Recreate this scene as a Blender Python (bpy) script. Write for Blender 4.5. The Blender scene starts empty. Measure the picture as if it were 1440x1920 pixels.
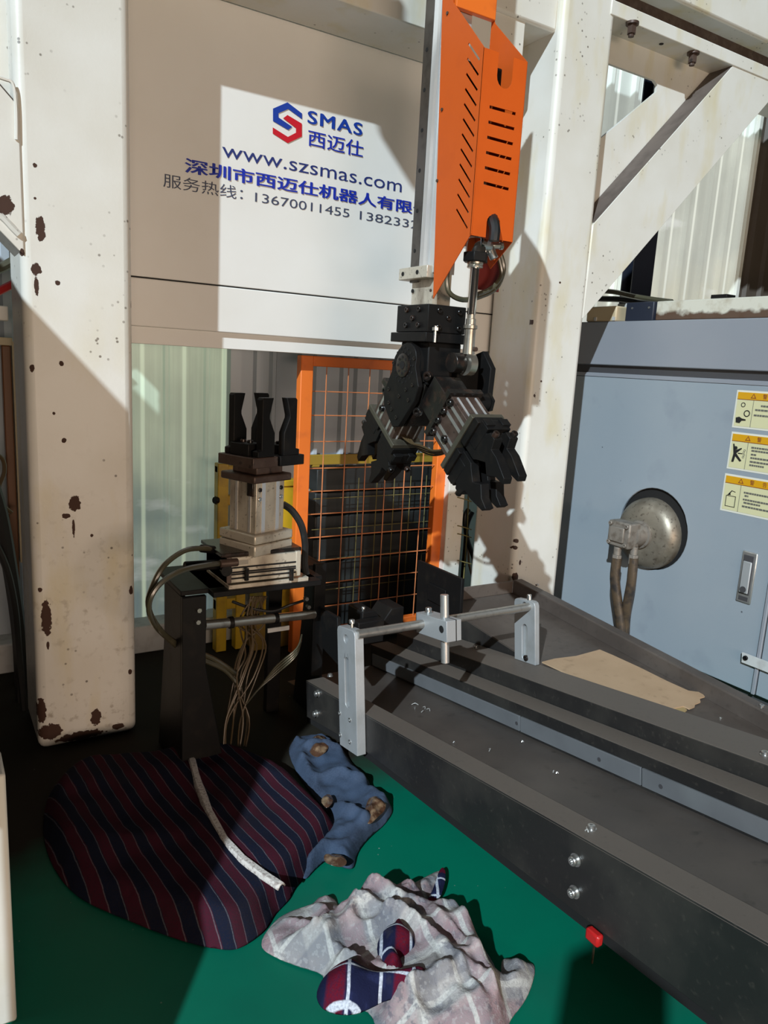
import bpy, bmesh, math, random
from mathutils import Vector, Matrix, noise
from mathutils.geometry import tessellate_polygon
random.seed(7)
C = bpy.context.scene.collection
sc = bpy.context.scene
PI = math.pi
# ------------------------------------------------------------------ camera
F_PX, YAW, PITCH, ROLL, CAMZ = 1400.0, math.radians(32.0), math.radians(11.17), math.radians(3.22), 1.055
_F = Vector((math.sin(YAW)*math.cos(PITCH), math.cos(YAW)*math.cos(PITCH), -math.sin(PITCH)))
_R = Vector((math.cos(YAW), -math.sin(YAW), 0)); _U = _R.cross(_F)
_R2 = _R*math.cos(ROLL)+_U*math.sin(ROLL); _U2 = _U*math.cos(ROLL)-_R*math.sin(ROLL)
cd = bpy.data.cameras.new('camera'); cam = bpy.data.objects.new('camera', cd); C.objects.link(cam)
cam.matrix_world = Matrix(((_R2.x, _U2.x, -_F.x, 0), (_R2.y, _U2.y, -_F.y, 0), (_R2.z, _U2.z, -_F.z, CAMZ), (0, 0, 0, 1)))
cd.sensor_fit = 'VERTICAL'; cd.sensor_height = 24.0; cd.lens = F_PX/1920*24.0; cd.clip_start = .02
sc.camera = cam
# ------------------------------------------------------------------ light and exposure
sc.view_settings.view_transform = 'Standard'; sc.view_settings.look = 'None'
sc.view_settings.exposure = 0.0; sc.view_settings.gamma = 1.0; sc.view_settings.use_curve_mapping = False
w = bpy.data.worlds.new('hall_air'); sc.world = w; w.use_nodes = True
w.node_tree.nodes['Background'].inputs[0].default_value = (1.0, .87, .72, 1)
w.node_tree.nodes['Background'].inputs[1].default_value = 0.03
LDIR = Vector((1.27, 1.0, -1.0)).normalized()
sd = bpy.data.lights.new('daylight_through_gate', 'SUN'); sd.energy = 4.3; sd.angle = math.radians(.8); sd.color = (.76, .91, 1.0)
so = bpy.data.objects.new('daylight_through_gate', sd); C.objects.link(so)
so.rotation_euler = LDIR.to_track_quat('-Z', 'Y').to_euler(); so.location = (-4, -2.5, 5)
ad = bpy.data.lights.new('hall_lamps', 'AREA'); ad.shape = 'RECTANGLE'; ad.size = 3.6; ad.size_y = .8; ad.energy = 165; ad.color = (1.0, .775, .60)
ao = bpy.data.objects.new('hall_lamps', ad); C.objects.link(ao); ao.location = (.4, -4.2, .80)
ao.rotation_euler = (Vector((1.0, 2.0, .9))-Vector(ao.location)).to_track_quat('-Z', 'Y').to_euler()

# ------------------------------------------------------------------ helpers
def ray(px, py):
    return _R2*((px-720)/F_PX) - _U2*((py-960)/F_PX) + _F
def at(px, py, ax, v):
    """world point of a photo pixel on the plane ax = v"""
    d = ray(px, py); i = 'XYZ'.index(ax); o = (0, 0, CAMZ)[i]
    return d*((v-o)/d[i]) + Vector((0, 0, CAMZ))
def onp(px, py, p0, n):
    d = ray(px, py); c = Vector((0, 0, CAMZ))
    return c + d*(n.dot(p0-c)/n.dot(d))
def s(r, g, b):
    f = lambda c: (c/255/12.92) if c/255 <= .04045 else ((c/255+.055)/1.055)**2.4
    return (f(r), f(g), f(b))

class MB:
    def __init__(self, xf=None): self.bm = bmesh.new(); self.xf = xf
    def face(self, vs):
        try: self.bm.faces.new(vs)
        except ValueError: pass
    def hexa(self, pts):
        v = [self.bm.verts.new(p) for p in pts]
        for q in ((0,3,2,1),(4,5,6,7),(0,1,5,4),(1,2,6,5),(2,3,7,6),(3,0,4,7)): self.face([v[i] for i in q])
        return self
    def box(self, x0, x1, y0, y1, z0, z1, R=None):
        c = Vector(((x0+x1)/2, (y0+y1)/2, (z0+z1)/2)); p = []
        for z in (z0, z1):
            for x, y in ((x0,y0),(x1,y0),(x1,y1),(x0,y1)): p.append(Vector((x,y,z)))
        if R: p = [R @ (q-c) + c for q in p]
        return self.hexa(p)
    def cbox(self, c, size, M=None):
        p = []
        for z in (-.5,.5):
            for x, y in ((-.5,-.5),(.5,-.5),(.5,.5),(-.5,.5)):
                q = Vector((x*size[0], y*size[1], z*size[2])); p.append((M @ q if M else q)+Vector(c))
        return self.hexa(p)
    def beam(self, p0, p1, wd, ht, up=(0,0,1)):
        p0, p1 = Vector(p0), Vector(p1); d = (p1-p0).normalized(); u = Vector(up); r = d.cross(u).normalized(); u = r.cross(d)
        p = []
        for q in (p0, p1):
            for a, b in ((-1,-1),(1,-1),(1,1),(-1,1)): p.append(q + r*(a*wd/2) + u*(b*ht/2))
        return self.hexa(p)
    def plate(self, pts, o, ex, ey, th, holes=()):
        """polygon with holes in plane (o, ex, ey), extruded by th along ex x ey"""
        o, ex, ey = Vector(o), Vector(ex), Vector(ey); n = ex.cross(ey).normalized()
        loops = [[Vector((a, b, 0)) for a, b in pts]] + [[Vector((a, b, 0)) for a, b in h] for h in holes]
        flat = [q for l in loops for q in l]
        A = [self.bm.verts.new(o+ex*q.x+ey*q.y) for q in flat]; B = [self.bm.verts.new(o+ex*q.x+ey*q.y+n*th) for q in flat]
        for t in tessellate_polygon(loops):
            self.face([A[i] for i in t]); self.face([B[i] for i in reversed(t)])
        k = 0
        for l in loops:
            m = len(l)
            for i in range(m): self.face([A[k+i], A[k+(i+1) % m], B[k+(i+1) % m], B[k+i]])
            k += m
        return self
    def cyl(self, p0, p1, r, seg=18, r2=None):
        p0, p1 = Vector(p0), Vector(p1); r2 = r if r2 is None else r2
        d = (p1-p0).normalized(); a = d.orthogonal().normalized(); b = d.cross(a)
        A = []; B = []
        for i in range(seg):
            t = 2*PI*i/seg; e = a*math.cos(t)+b*math.sin(t)
            A.append(self.bm.verts.new(p0+e*r)); B.append(self.bm.verts.new(p1+e*r2))
        for i in range(seg): self.face([A[i], A[(i+1) % seg], B[(i+1) % seg], B[i]])
        self.face(A[::-1]); self.face(B)
        return self
    def lathe(self, p0, d, prof, seg=28):
        """prof = [(distance along d, radius)]"""
        p0, d = Vector(p0), Vector(d).normalized(); a = d.orthogonal().normalized(); b = d.cross(a); rings = []
        for h, r in prof:
            rings.append([self.bm.verts.new(p0+d*h+(a*math.cos(2*PI*i/seg)+b*math.sin(2*PI*i/seg))*r) for i in range(seg)])
        for q in range(len(rings)-1):
            for i in range(seg): self.face([rings[q][i], rings[q][(i+1) % seg], rings[q+1][(i+1) % seg], rings[q+1][i]])
        self.face(rings[0][::-1]); self.face(rings[-1])
        return self
    def tube(self, pts, r, seg=8, sub=5, r1=None):
        P = [Vector(p) for p in pts]; Q = []
        if sub > 1 and len(P) > 2:
            for i in range(len(P)-1):
                a, b, c, d = P[max(i-1,0)], P[i], P[i+1], P[min(i+2,len(P)-1)]
                for k in range(sub):
                    t = k/sub
                    Q.append(.5*((2*b)+(c-a)*t+(2*a-5*b+4*c-d)*t*t+(3*b-a-3*c+d)*t**3))
            Q.append(P[-1])
        else: Q = P
        rings = []; nrm = None
        for i, q in enumerate(Q):
            d = (Q[min(i+1,len(Q)-1)]-Q[max(i-1,0)]).normalized()
            nrm = d.orthogonal() if nrm is None else (nrm-d*nrm.dot(d))
            nrm.normalize(); b = d.cross(nrm); rr = r if r1 is None else r+(r1-r)*i/(len(Q)-1)
            rings.append([self.bm.verts.new(q+(nrm*math.cos(2*PI*k/seg)+b*math.sin(2*PI*k/seg))*rr) for k in range(seg)])
        for i in range(len(rings)-1):
            for k in range(seg): self.face([rings[i][k], rings[i][(k+1) % seg], rings[i+1][(k+1) % seg], rings[i+1][k]])
        self.face(rings[0][::-1]); self.face(rings[-1])
        return self
    def bolt(self, p, d, r, h):
        """socket-head bolt: head with a recessed hexagon"""
        p, d = Vector(p), Vector(d).normalized()
        prof = [(0, r), (h*.85, r), (h, r*.88), (h, r*.5), (h*.45, r*.5)]
        a = d.orthogonal().normalized(); b = d.cross(a); rings = []
        for q, (hh, rr) in enumerate(prof):
            rings.append([self.bm.verts.new(p+d*hh+(a*math.cos(2*PI*i/12)+b*math.sin(2*PI*i/12))*rr) for i in range(12)])
        for q in range(4):
            for i in range(12): self.face([rings[q][i], rings[q][(i+1) % 12], rings[q+1][(i+1) % 12], rings[q+1][i]])
        self.face(rings[0][::-1]); self.face(rings[-1])
        return self
    def build(self, name, mat, parent=None, bevel=0, ang=35, smooth=True, seg=2):
        if self.xf is not None: self.bm.transform(self.xf)
        bmesh.ops.recalc_face_normals(self.bm, faces=self.bm.faces)
        me = bpy.data.meshes.new(name); self.bm.to_mesh(me); self.bm.free()
        me.materials.append(mat)
        if smooth:
            me.polygons.foreach_set('use_smooth', [True]*len(me.polygons)); me.set_sharp_from_angle(angle=math.radians(ang))
        return link(name, me, parent, bevel, seg)
def link(name, me, parent=None, bevel=0, seg=2):
    o = bpy.data.objects.new(name, me); C.objects.link(o)
    if parent is not None:
        o.parent = parent
        if parent.type == 'EMPTY': o.matrix_parent_inverse = Matrix.Translation(-Vector(parent.location))
    if bevel:
        m = o.modifiers.new('bevel', 'BEVEL'); m.width = bevel; m.segments = seg; m.limit_method = 'ANGLE'; m.angle_limit = math.radians(40)
    return o
def tag(o, label, cat, group=None):
    o['label'] = label; o['category'] = cat
    if group: o['group'] = group
    return o
def thing(name, label, cat, loc=(0,0,0), group=None):
    o = bpy.data.objects.new(name, None); C.objects.link(o); o.location = loc; o.empty_display_size = .05
    return tag(o, label, cat, group)
def struct(o): o['kind'] = 'structure'; return o
def lab(o, t): o['label'] = t; return o

# ------------------------------------------------------------------ materials
def mat(name, col, rough=.5, metal=0., layers=(), bump=None, coat=0., spec=.5, emit=None, alpha=None):
    """layers: dicts t=noise|voro|wave|blob, col, sc, lo, hi, st=(sx,sy,sz), amt, rough, metal"""
    m = bpy.data.materials.new(name); m.use_nodes = True; nt = m.node_tree; N = nt.nodes; L = nt.links
    b = N['Principled BSDF']; b.inputs['Roughness'].default_value = rough; b.inputs['Metallic'].default_value = metal
    b.inputs['Coat Weight'].default_value = coat; b.inputs['Coat Roughness'].default_value = .25; b.inputs['Specular IOR Level'].default_value = spec
    b.inputs['Base Color'].default_value = (*col, 1)
    if not layers and not bump and not emit: return m
    tc = N.new('ShaderNodeTexCoord'); cur = None; rc = None; mc = None
    def mathn(op, a, bb, clamp=False):
        q = N.new('ShaderNodeMath'); q.operation = op; q.use_clamp = clamp
        for i, v in enumerate((a, bb)):
            if v is None: continue
            if isinstance(v, (int, float)): q.inputs[i].default_value = v
            else: L.new(v, q.inputs[i])
        return q.outputs[0]
    for ly in layers:
        mp = N.new('ShaderNodeMapping'); L.new(tc.outputs['Object'], mp.inputs[0]); mp.inputs['Scale'].default_value = ly.get('st', (1,1,1))
        mp.inputs['Rotation'].default_value = ly.get('rot', (0,0,0)); t = ly['t']
        if t == 'noise':
            q = N.new('ShaderNodeTexNoise'); q.inputs['Scale'].default_value = ly['sc']; q.inputs['Detail'].default_value = ly.get('det', 5); L.new(mp.outputs[0], q.inputs[0]); val = q.outputs[0]
            q.inputs['Distortion'].default_value = ly.get('dist', 0)
        elif t == 'voro':
            q = N.new('ShaderNodeTexVoronoi'); q.inputs['Scale'].default_value = ly['sc']; L.new(mp.outputs[0], q.inputs[0]); val = q.outputs[0]
        elif t == 'wave':
            q = N.new('ShaderNodeTexWave'); q.inputs['Scale'].default_value = ly['sc']; q.inputs['Distortion'].default_value = ly.get('dist', 0)
            q.bands_direction = ly.get('dir', 'X'); q.inputs['Detail Scale'].default_value = ly.get('ds', 1); L.new(mp.outputs[0], q.inputs[0]); val = q.outputs[0]
            q.inputs['Phase Offset'].default_value = ly.get('ph', 0)
        elif t == 'grad':   # linear along an axis: value = coordinate
            sp = N.new('ShaderNodeSeparateXYZ'); L.new(mp.outputs[0], sp.inputs[0]); val = sp.outputs['XYZ'.index(ly['ax'])]
            if ly.get('nz'):
                q = N.new('ShaderNodeTexNoise'); q.inputs['Scale'].default_value = ly.get('sc', 20); q.inputs['Detail'].default_value = 5; L.new(tc.outputs['Object'], q.inputs[0])
                val = mathn('ADD', val, mathn('MULTIPLY', mathn('SUBTRACT', q.outputs[0], .5), ly['nz']))
        elif t == 'up':     # painted sheen: lighter colour on faces that look upwards
            gm = N.new('ShaderNodeNewGeometry'); sp = N.new('ShaderNodeSeparateXYZ'); L.new(gm.outputs['Normal'], sp.inputs[0]); val = sp.outputs[2]
        elif t == 'blob':   # ragged spots at given places: (a,b,ra,rb) in the plane of two axes
            q = N.new('ShaderNodeTexNoise'); q.inputs['Scale'].default_value = ly.get('sc', 60); q.inputs['Detail'].default_value = 4; L.new(tc.outputs['Object'], q.inputs[0])
            nz = mathn('MULTIPLY', mathn('SUBTRACT', q.outputs[0], .5), ly.get('nz', 1.6))
            sp = N.new('ShaderNodeSeparateXYZ'); L.new(tc.outputs['Object'], sp.inputs[0]); ia, ib = ly.get('axes', (0, 2)); val = None
            for (a, bb, ra, rb) in ly['pts']:
                da = mathn('DIVIDE', mathn('SUBTRACT', sp.outputs[ia], a), ra); db = mathn('DIVIDE', mathn('SUBTRACT', sp.outputs[ib], bb), rb)
                d2 = mathn('SUBTRACT', 1.0, mathn('SQRT', mathn('ADD', mathn('MULTIPLY', da, da), mathn('MULTIPLY', db, db)), None))
                val = d2 if val is None else mathn('MAXIMUM', val, d2)
            val = mathn('SUBTRACT', mathn('ADD', val, nz), mathn('MULTIPLY', mathn('GREATER_THAN', sp.outputs[1], ly.get('ymax', 1e3)), 9.0))
        mr = N.new('ShaderNodeMapRange'); mr.inputs[1].default_value = ly['lo']; mr.inputs[2].default_value = ly['hi']; L.new(val, mr.inputs[0])
        fac = mathn('MULTIPLY', mr.outputs[0], ly.get('amt', 1.0))
        if ly.get('gate'):   # only where a coarse noise allows it
            g = N.new('ShaderNodeTexNoise'); g.inputs['Scale'].default_value = ly['gate'][0]; L.new(tc.outputs['Object'], g.inputs[0])
            gr = N.new('ShaderNodeMapRange'); gr.inputs[1].default_value = ly['gate'][1]; gr.inputs[2].default_value = ly['gate'][2]; L.new(g.outputs[0], gr.inputs[0]); fac = mathn('MULTIPLY', fac, gr.outputs[0])
        if ly.get('zr'):     # only below a height (dirt near the floor)
            sp = N.new('ShaderNodeSeparateXYZ'); L.new(tc.outputs['Object'], sp.inputs[0])
            gr = N.new('ShaderNodeMapRange'); gr.inputs[1].default_value = ly['zr'][0]; gr.inputs[2].default_value = ly['zr'][1]; L.new(sp.outputs[2], gr.inputs[0]); fac = mathn('MULTIPLY', fac, gr.outputs[0])
        if ly.get('col') is not None:
            mx = N.new('ShaderNodeMix'); mx.data_type = 'RGBA'; L.new(fac, mx.inputs[0])
            if cur is None: mx.inputs[6].default_value = (*col, 1)
            else: L.new(cur, mx.inputs[6])
            mx.inputs[7].default_value = (*ly['col'], 1); cur = mx.outputs[2]
        for key, base in (('rough', rough), ('metal', metal)):
            if key in ly:
                mx = N.new('ShaderNodeMix'); L.new(fac, mx.inputs[0]); prev = rc if key == 'rough' else mc
                if prev is None: mx.inputs[2].default_value = base
                else: L.new(prev, mx.inputs[2])
                mx.inputs[3].default_value = ly[key]
                if key == 'rough': rc = mx.outputs[0]
                else: mc = mx.outputs[0]
    if cur is not None: L.new(cur, b.inputs['Base Color'])
    if rc is not None: L.new(rc, b.inputs['Roughness'])
    if mc is not None: L.new(mc, b.inputs['Metallic'])
    if emit:
        b.inputs['Emission Strength'].default_value = emit
        if cur is not None: L.new(cur, b.inputs['Emission Color'])
        else: b.inputs['Emission Color'].default_value = (*col, 1)
    if bump:
        q = N.new('ShaderNodeTexNoise'); q.inputs['Scale'].default_value = bump[0]; q.inputs['Detail'].default_value = 6
        mp = N.new('ShaderNodeMapping'); L.new(tc.outputs['Object'], mp.inputs[0]); mp.inputs['Scale'].default_value = bump[2] if len(bump) > 2 else (1,1,1); L.new(mp.outputs[0], q.inputs[0])
        bp = N.new('ShaderNodeBump'); bp.inputs['Strength'].default_value = bump[1]; bp.inputs['Distance'].default_value = .002; L.new(q.outputs[0], bp.inputs['Height']); L.new(bp.outputs[0], b.inputs['Normal'])
    return m
RUST = (.055, .022, .012)
def spots(pts, Y):      # photo pixels (x, y, half width, half height) on plane Y -> blob list
    out = []
    for x, y, a, b in pts:
        p = at(x, y, 'Y', Y); q = at(x+a, y, 'Y', Y); r = at(x, y+b, 'Y', Y); out.append((p.x, p.z, abs(q.x-p.x), abs(r.z-p.z)))
    return out
WHITE = s(222, 219, 212)
yell = dict(t='noise', sc=9, lo=.52, hi=.72, col=s(205, 190, 140), amt=.55, st=(1,1,.35))
speck = dict(t='voro', sc=42, lo=.17, hi=.10, col=s(70, 55, 40), amt=.8, gate=(5, .5, .62))
M = {}
lc_chips = spots([(76,430,9,26),(68,505,10,12),(68,535,5,17),(108,530,5,5),(115,682,5,5),(60,690,5,8),(120,826,5,5),(101,775,3,3),(140,944,12,14),(124,967,8,5),(172,1004,3,3),
    (75,1106,4,5),(87,1160,10,36),(90,1210,3,8),(180,1345,10,15),(95,1372,22,16),(78,1335,9,24),(150,1380,45,9),(222,1362,12,6),(246,1108,4,9),(244,1260,4,5),(10,385,16,20),(42,473,4,8),(66,310,4,4),(66,372,3,3),(250,570,3,8),(138,990,3,16)], 2.0)
M['left_column'] = mat('chipped_white_paint', WHITE, .42, 0, [dict(t='noise', sc=5, lo=.35, hi=.75, col=s(205,198,184), amt=.6), dict(yell, zr=(1.25, .75)), dict(t='noise', sc=46, lo=.55, hi=.68, col=s(120,100,72), amt=.55, gate=(7,.42,.6), zr=(.9,.1)), speck,
    dict(t='blob', pts=lc_chips, col=RUST, lo=.0, hi=.08, sc=90, nz=1.3, ymax=2.03, rough=.8)], bump=(120, .12))
rc_chips = spots([(1003,604,2,6),(992,680,3,4),(1002,742,2,3),(983,770,2,3),(968,941,2,9),(970,1015,3,4),(968,1028,3,4),(975,1055,2,5),(967,1082,5,8),(1170,640,3,3),(1050,530,2,2),(1015,715,2,2)], 2.0)
M['white'] = mat('white_machine_paint', WHITE, .42, 0, [dict(t='noise', sc=5, lo=.35, hi=.75, col=s(206,199,184), amt=.6), dict(yell), speck, dict(t='blob', pts=rc_chips, col=RUST, lo=0, hi=.08, sc=90, nz=1.0, ymax=2.03)], bump=(120, .1))
M['white_rusty'] = mat('rusty_white_paint', s(205,200,185), .6, 0, [dict(t='noise', sc=18, lo=.5, hi=.7, col=s(150,130,100), amt=.6), dict(t='grad', ax='Z', lo=1.298, hi=1.286, nz=.045, sc=22, col=s(75,45,25), amt=.95)], bump=(60, .3))
M['cover'] = mat('cream_white_powder_coat', s(226,224,220), .38, 0, [dict(t='noise', sc=3, lo=.4, hi=.7, col=s(214,210,202), amt=.5)], bump=(300, .04))
M['orange'] = mat('orange_powder_coat', (.62, .100, .012), .46, 0, [dict(t='noise', sc=14, lo=.5, hi=.8, col=(.52,.08,.010), amt=.5)], bump=(350, .06), spec=.22)
M['fence_orange'] = mat('orange_fence_paint', (.80, .17, .018), .5, 0, [dict(t='noise', sc=9, lo=.55, hi=.7, col=(.45,.075,.02), amt=.6)])
M['wire'] = mat('orange_wire', (.62, .2, .07), .5, 0, [dict(t='noise', sc=12, lo=.45, hi=.7, col=(.36,.13,.06), amt=.8)])
M['old_wire'] = mat('dull_ochre_wire', (.16, .13, .04), .6)
M['floor'] = mat('green_floor_paint', (.0015, .150, .088), .36, 0, [dict(t='noise', sc=3.2, lo=.45, hi=.7, col=(.003,.105,.068), amt=.6),
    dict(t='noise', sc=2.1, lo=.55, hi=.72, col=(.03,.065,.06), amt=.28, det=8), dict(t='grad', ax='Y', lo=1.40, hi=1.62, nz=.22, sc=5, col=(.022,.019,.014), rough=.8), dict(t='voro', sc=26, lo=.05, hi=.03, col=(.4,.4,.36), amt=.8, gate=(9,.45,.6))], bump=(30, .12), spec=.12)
M['black'] = mat('blackened_steel', (.008, .0075, .0075), .48, .0, [dict(t='noise', sc=22, lo=.55, hi=.75, col=(.019,.015,.012), amt=.7, rough=.55)], bump=(90, .12), spec=.16)
M['oil_black'] = mat('oily_black_steel', (.014,.012,.011), .26, .2, [dict(t='noise', sc=34, lo=.5, hi=.68, col=(.05,.026,.018), amt=.8, rough=.3)], bump=(60, .25))
M['chute'] = mat('dark_chute_steel', (.018,.0165,.016), .40, 0, [dict(t='noise', sc=7, lo=.45, hi=.75, col=(.045,.040,.034), amt=.8, rough=.5), dict(t='up', lo=.6, hi=.85, col=(.140,.112,.092), amt=.9, rough=.6), dict(t='noise', sc=90, lo=.6, hi=.75, col=(.07,.06,.05), amt=.4)], bump=(140, .1))  # up layer puts the grazing reflection on top faces into the colour
M['chute_floor'] = mat('oily_chute_bed', (.066,.054,.047), .46, 0, [dict(t='noise', sc=6, lo=.4, hi=.7, col=(.098,.079,.067), amt=.8), dict(t='noise', sc=30, lo=.6, hi=.8, col=(.02,.018,.016), amt=.7)], bump=(80, .12))
M['tray'] = mat('brown_grey_tray_steel', (.066,.051,.043), .5, 0, [dict(t='noise', sc=5, lo=.4, hi=.7, col=(.125,.100,.084), amt=.7), dict(t='noise', sc=60, lo=.55, hi=.75, col=(.04,.032,.027), amt=.5)], bump=(110, .1))
M['strip'] = mat('grey_plastic_strip', (.13,.132,.138), .5, 0, [dict(t='noise', sc=9, lo=.4, hi=.7, col=(.10,.10,.105), amt=.7), dict(t='noise', sc=3, lo=.6, hi=.7, col=(.16,.17,.17), amt=.5)])
M['alu'] = mat('anodised_aluminium', (.50,.49,.47), .36, .75, [dict(t='noise', sc=40, lo=.5, hi=.75, col=(.34,.32,.29), amt=.6)], bump=(200, .06))
M['alu_plate'] = mat('sandblasted_aluminium', (.40,.405,.41), .5, .35, [dict(t='noise', sc=16, lo=.5, hi=.75, col=(.31,.31,.30), amt=.7)], bump=(260, .15))
M['alu_dirty'] = mat('oil_stained_aluminium', (.60,.54,.44), .40, .35, [dict(t='noise', sc=16, lo=.48, hi=.7, col=(.17,.12,.085), amt=.8, st=(1,1,.4)), dict(t='noise', sc=120, lo=.6, hi=.75, col=(.1,.07,.05), amt=.8)], bump=(150, .1))
M['profile'] = mat('bright_extruded_aluminium', (.72,.71,.70), .26, .55, [dict(t='noise', sc=25, lo=.5, hi=.75, col=(.45,.43,.40), amt=.5, st=(1,1,.1))])
M['rail'] = mat('dark_rail_steel', (.11,.10,.09), .35, .7, [dict(t='noise', sc=30, lo=.5, hi=.7, col=(.05,.045,.04), amt=.6)])
M['chrome'] = mat('chrome_rod', (.78,.77,.76), .10, 1.0)
M['nickel'] = mat('dull_nickel', (.52,.47,.40), .3, .85, [dict(t='noise', sc=30, lo=.5, hi=.7, col=(.28,.23,.18), amt=.6)])
M['steel'] = mat('zinc_bolt_steel', (.55,.54,.52), .28, .9)
M['rod'] = mat('worn_round_bar', (.42,.40,.37), .34, .8, [dict(t='noise', sc=70, lo=.5, hi=.7, col=(.25,.23,.21), amt=.6)], bump=(160, .2))
M['rusty_steel'] = mat('brown_rusty_steel', (.075,.045,.034), .48, .3, [dict(t='noise', sc=28, lo=.45, hi=.7, col=(.14,.10,.08), amt=.6), dict(t='noise', sc=60, lo=.6, hi=.7, col=(.02,.015,.012), amt=.8)], bump=(90, .2))
M['plate_olive'] = mat('oily_olive_steel', (.11,.10,.075), .36, .5, [dict(t='noise', sc=20, lo=.5, hi=.7, col=(.06,.05,.04), amt=.7)])
M['dark_brown'] = mat('dark_brown_paint', (.13,.10,.085), .7, 0, [dict(t='noise', sc=20, lo=.45, hi=.7, col=(.08,.06,.05), amt=.7)])
M['dark_hole'] = mat('dark_recess', (.006,.005,.005), .8)
M['rubber'] = mat('black_rubber', (.012,.012,.012), .45)
M['hose'] = mat('smoky_air_hose', (.075,.068,.042), .25, 0, [dict(t='noise', sc=20, lo=.45, hi=.7, col=(.05,.045,.03), amt=.6)], coat=.4)
M['thin_hose'] = mat('amber_thin_hose', (.085,.055,.025), .35)
M['brown_hose'] = mat('oil_brown_hose', (.075,.05,.03), .4, 0, [dict(t='noise', sc=30, lo=.45, hi=.65, col=(.02,.018,.018), amt=.9)], bump=(200, .3))
M['cnc'] = mat('grey_blue_machine_paint', (.265,.30,.335), .45, 0, [dict(t='noise', sc=2.4, lo=.4, hi=.7, col=(.30,.325,.35), amt=.7), dict(t='noise', sc=7, lo=.6, hi=.78, col=(.19,.215,.255), amt=.5), dict(t='voro', sc=9, lo=.035, hi=.02, col=(.03,.03,.04), amt=.8)], bump=(220, .12))
M['cnc_top'] = mat('grey_machine_paint', (.245,.255,.285), .45, 0, [dict(t='noise', sc=3, lo=.4, hi=.7, col=(.27,.275,.30), amt=.7)], bump=(220, .1))
M['cnc_dark'] = mat('dark_grey_groove', (.055,.052,.055), .5)
M['stainless'] = mat('stained_spun_steel', (.30,.26,.205), .46, .6, [dict(t='noise', sc=14, lo=.42, hi=.70, col=(.13,.10,.07), amt=.8), dict(t='noise', sc=70, lo=.58, hi=.7, col=(.08,.06,.045), amt=.7)], bump=(120, .15))
M['cast'] = mat('dirty_cast_valve', (.24,.21,.18), .5, .4, [dict(t='noise', sc=50, lo=.5, hi=.7, col=(.10,.075,.055), amt=.7)], bump=(90, .2))
M['sticker'] = mat('cream_label', s(206,200,158), .4)
M['sticker_white'] = mat('label_white_edge', s(214,211,198), .4)
M['amber'] = mat('amber_label_band', s(206,150,18), .4)
M['ink'] = mat('black_ink', (.012,.012,.012), .5)
M['ink_grey'] = mat('grey_ink', (.12,.115,.10), .5)
M['ink_red'] = mat('red_brown_ink', (.22,.05,.015), .5)
M['text_blue'] = mat('royal_blue_vinyl', s(18,44,160), .4)
M['text_navy'] = mat('navy_vinyl', s(35,50,110), .4)
M['text_slate'] = mat('slate_vinyl', s(62,70,92), .4)
M['logo_blue'] = mat('logo_blue_vinyl', s(16,56,150), .4)
M['logo_red'] = mat('logo_red_vinyl', s(190,20,38), .4)
M['cardboard'] = mat('brown_cardboard', s(176,146,116), .8, 0, [dict(t='noise', sc=10, lo=.4, hi=.7, col=s(160,130,100), amt=.6), dict(t='noise', sc=40, lo=.6, hi=.75, col=s(130,105,80), amt=.4)], bump=(90, .15))
M['cardboard_torn'] = mat('torn_cardboard_layer', s(160,135,92), .85, 0, bump=(50, .4))
M['yellow'] = mat('yellow_guard_paint', (.52,.33,.012), .45, 0, [dict(t='noise', sc=12, lo=.5, hi=.7, col=(.26,.16,.015), amt=.7)])
M['ochre'] = mat('ochre_paint', (.24,.15,.02), .55)
M['gold_bar'] = mat('dull_gold_rail', (.30,.19,.02), .5)
M['wall_sheet'] = mat('grey_wall_sheet', (.46,.50,.55), .45, 0, [dict(t='noise', sc=4, lo=.4, hi=.7, col=(.36,.39,.43), amt=.6, st=(1,1,.2))])
M['wall_brown'] = mat('brown_wall_sheet', (.085,.065,.05), .5, 0, [dict(t='noise', sc=5, lo=.4, hi=.7, col=(.06,.045,.035), amt=.6)])
M['dark_low'] = mat('dark_stacked_stock', (.012,.013,.013), .5, 0, [dict(t='noise', sc=5, lo=.45, hi=.7, col=(.03,.035,.034), amt=.7, st=(.4,1,3))])
M['concrete'] = mat('worn_brown_concrete', (.09,.07,.048), .8, 0, [dict(t='noise', sc=8, lo=.4, hi=.7, col=(.055,.045,.032), amt=.8)])
M['kerb'] = mat('pale_kerb', (.5,.5,.49), .7, 0, [dict(t='noise', sc=20, lo=.5, hi=.7, col=(.3,.28,.26), amt=.6)])
M['navy'] = mat('navy_steel_post', (.018,.022,.036), .45)
M['cream'] = mat('cream_plastic', s(190,170,138), .5)
M['red'] = mat('red_plastic', (.45,.012,.012), .35)
M['dark_red'] = mat('dark_red_paint', (.17,.010,.006), .5)
M['brown_post'] = mat('orange_brown_post', (.16,.055,.014), .5)
M['mint'] = mat('pale_mint_panel', (.45,.58,.5), .5)
M['shav'] = mat('bright_chips', (.75,.74,.72), .3, .6)
M['denim'] = mat('blue_cotton', (.036,.058,.105), .9, 0, [dict(t='noise', sc=14, lo=.42, hi=.68, col=(.014,.020,.040), amt=.85), dict(t='noise', sc=240, lo=.4, hi=.6, col=(.05,.075,.125), amt=.4)], bump=(320, .3))
M['film'] = mat('brown_film_scrap', (.075,.035,.02), .22, 0, [dict(t='noise', sc=40, lo=.5, hi=.65, col=(.3,.2,.12), amt=.8)], coat=.8, bump=(60, .6))
M['seam'] = mat('dirty_white_tape', (.62,.57,.53), .9, 0, [dict(t='noise', sc=160, lo=.5, hi=.62, col=(.3,.24,.22), amt=.8)], bump=(300, .5))
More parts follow.
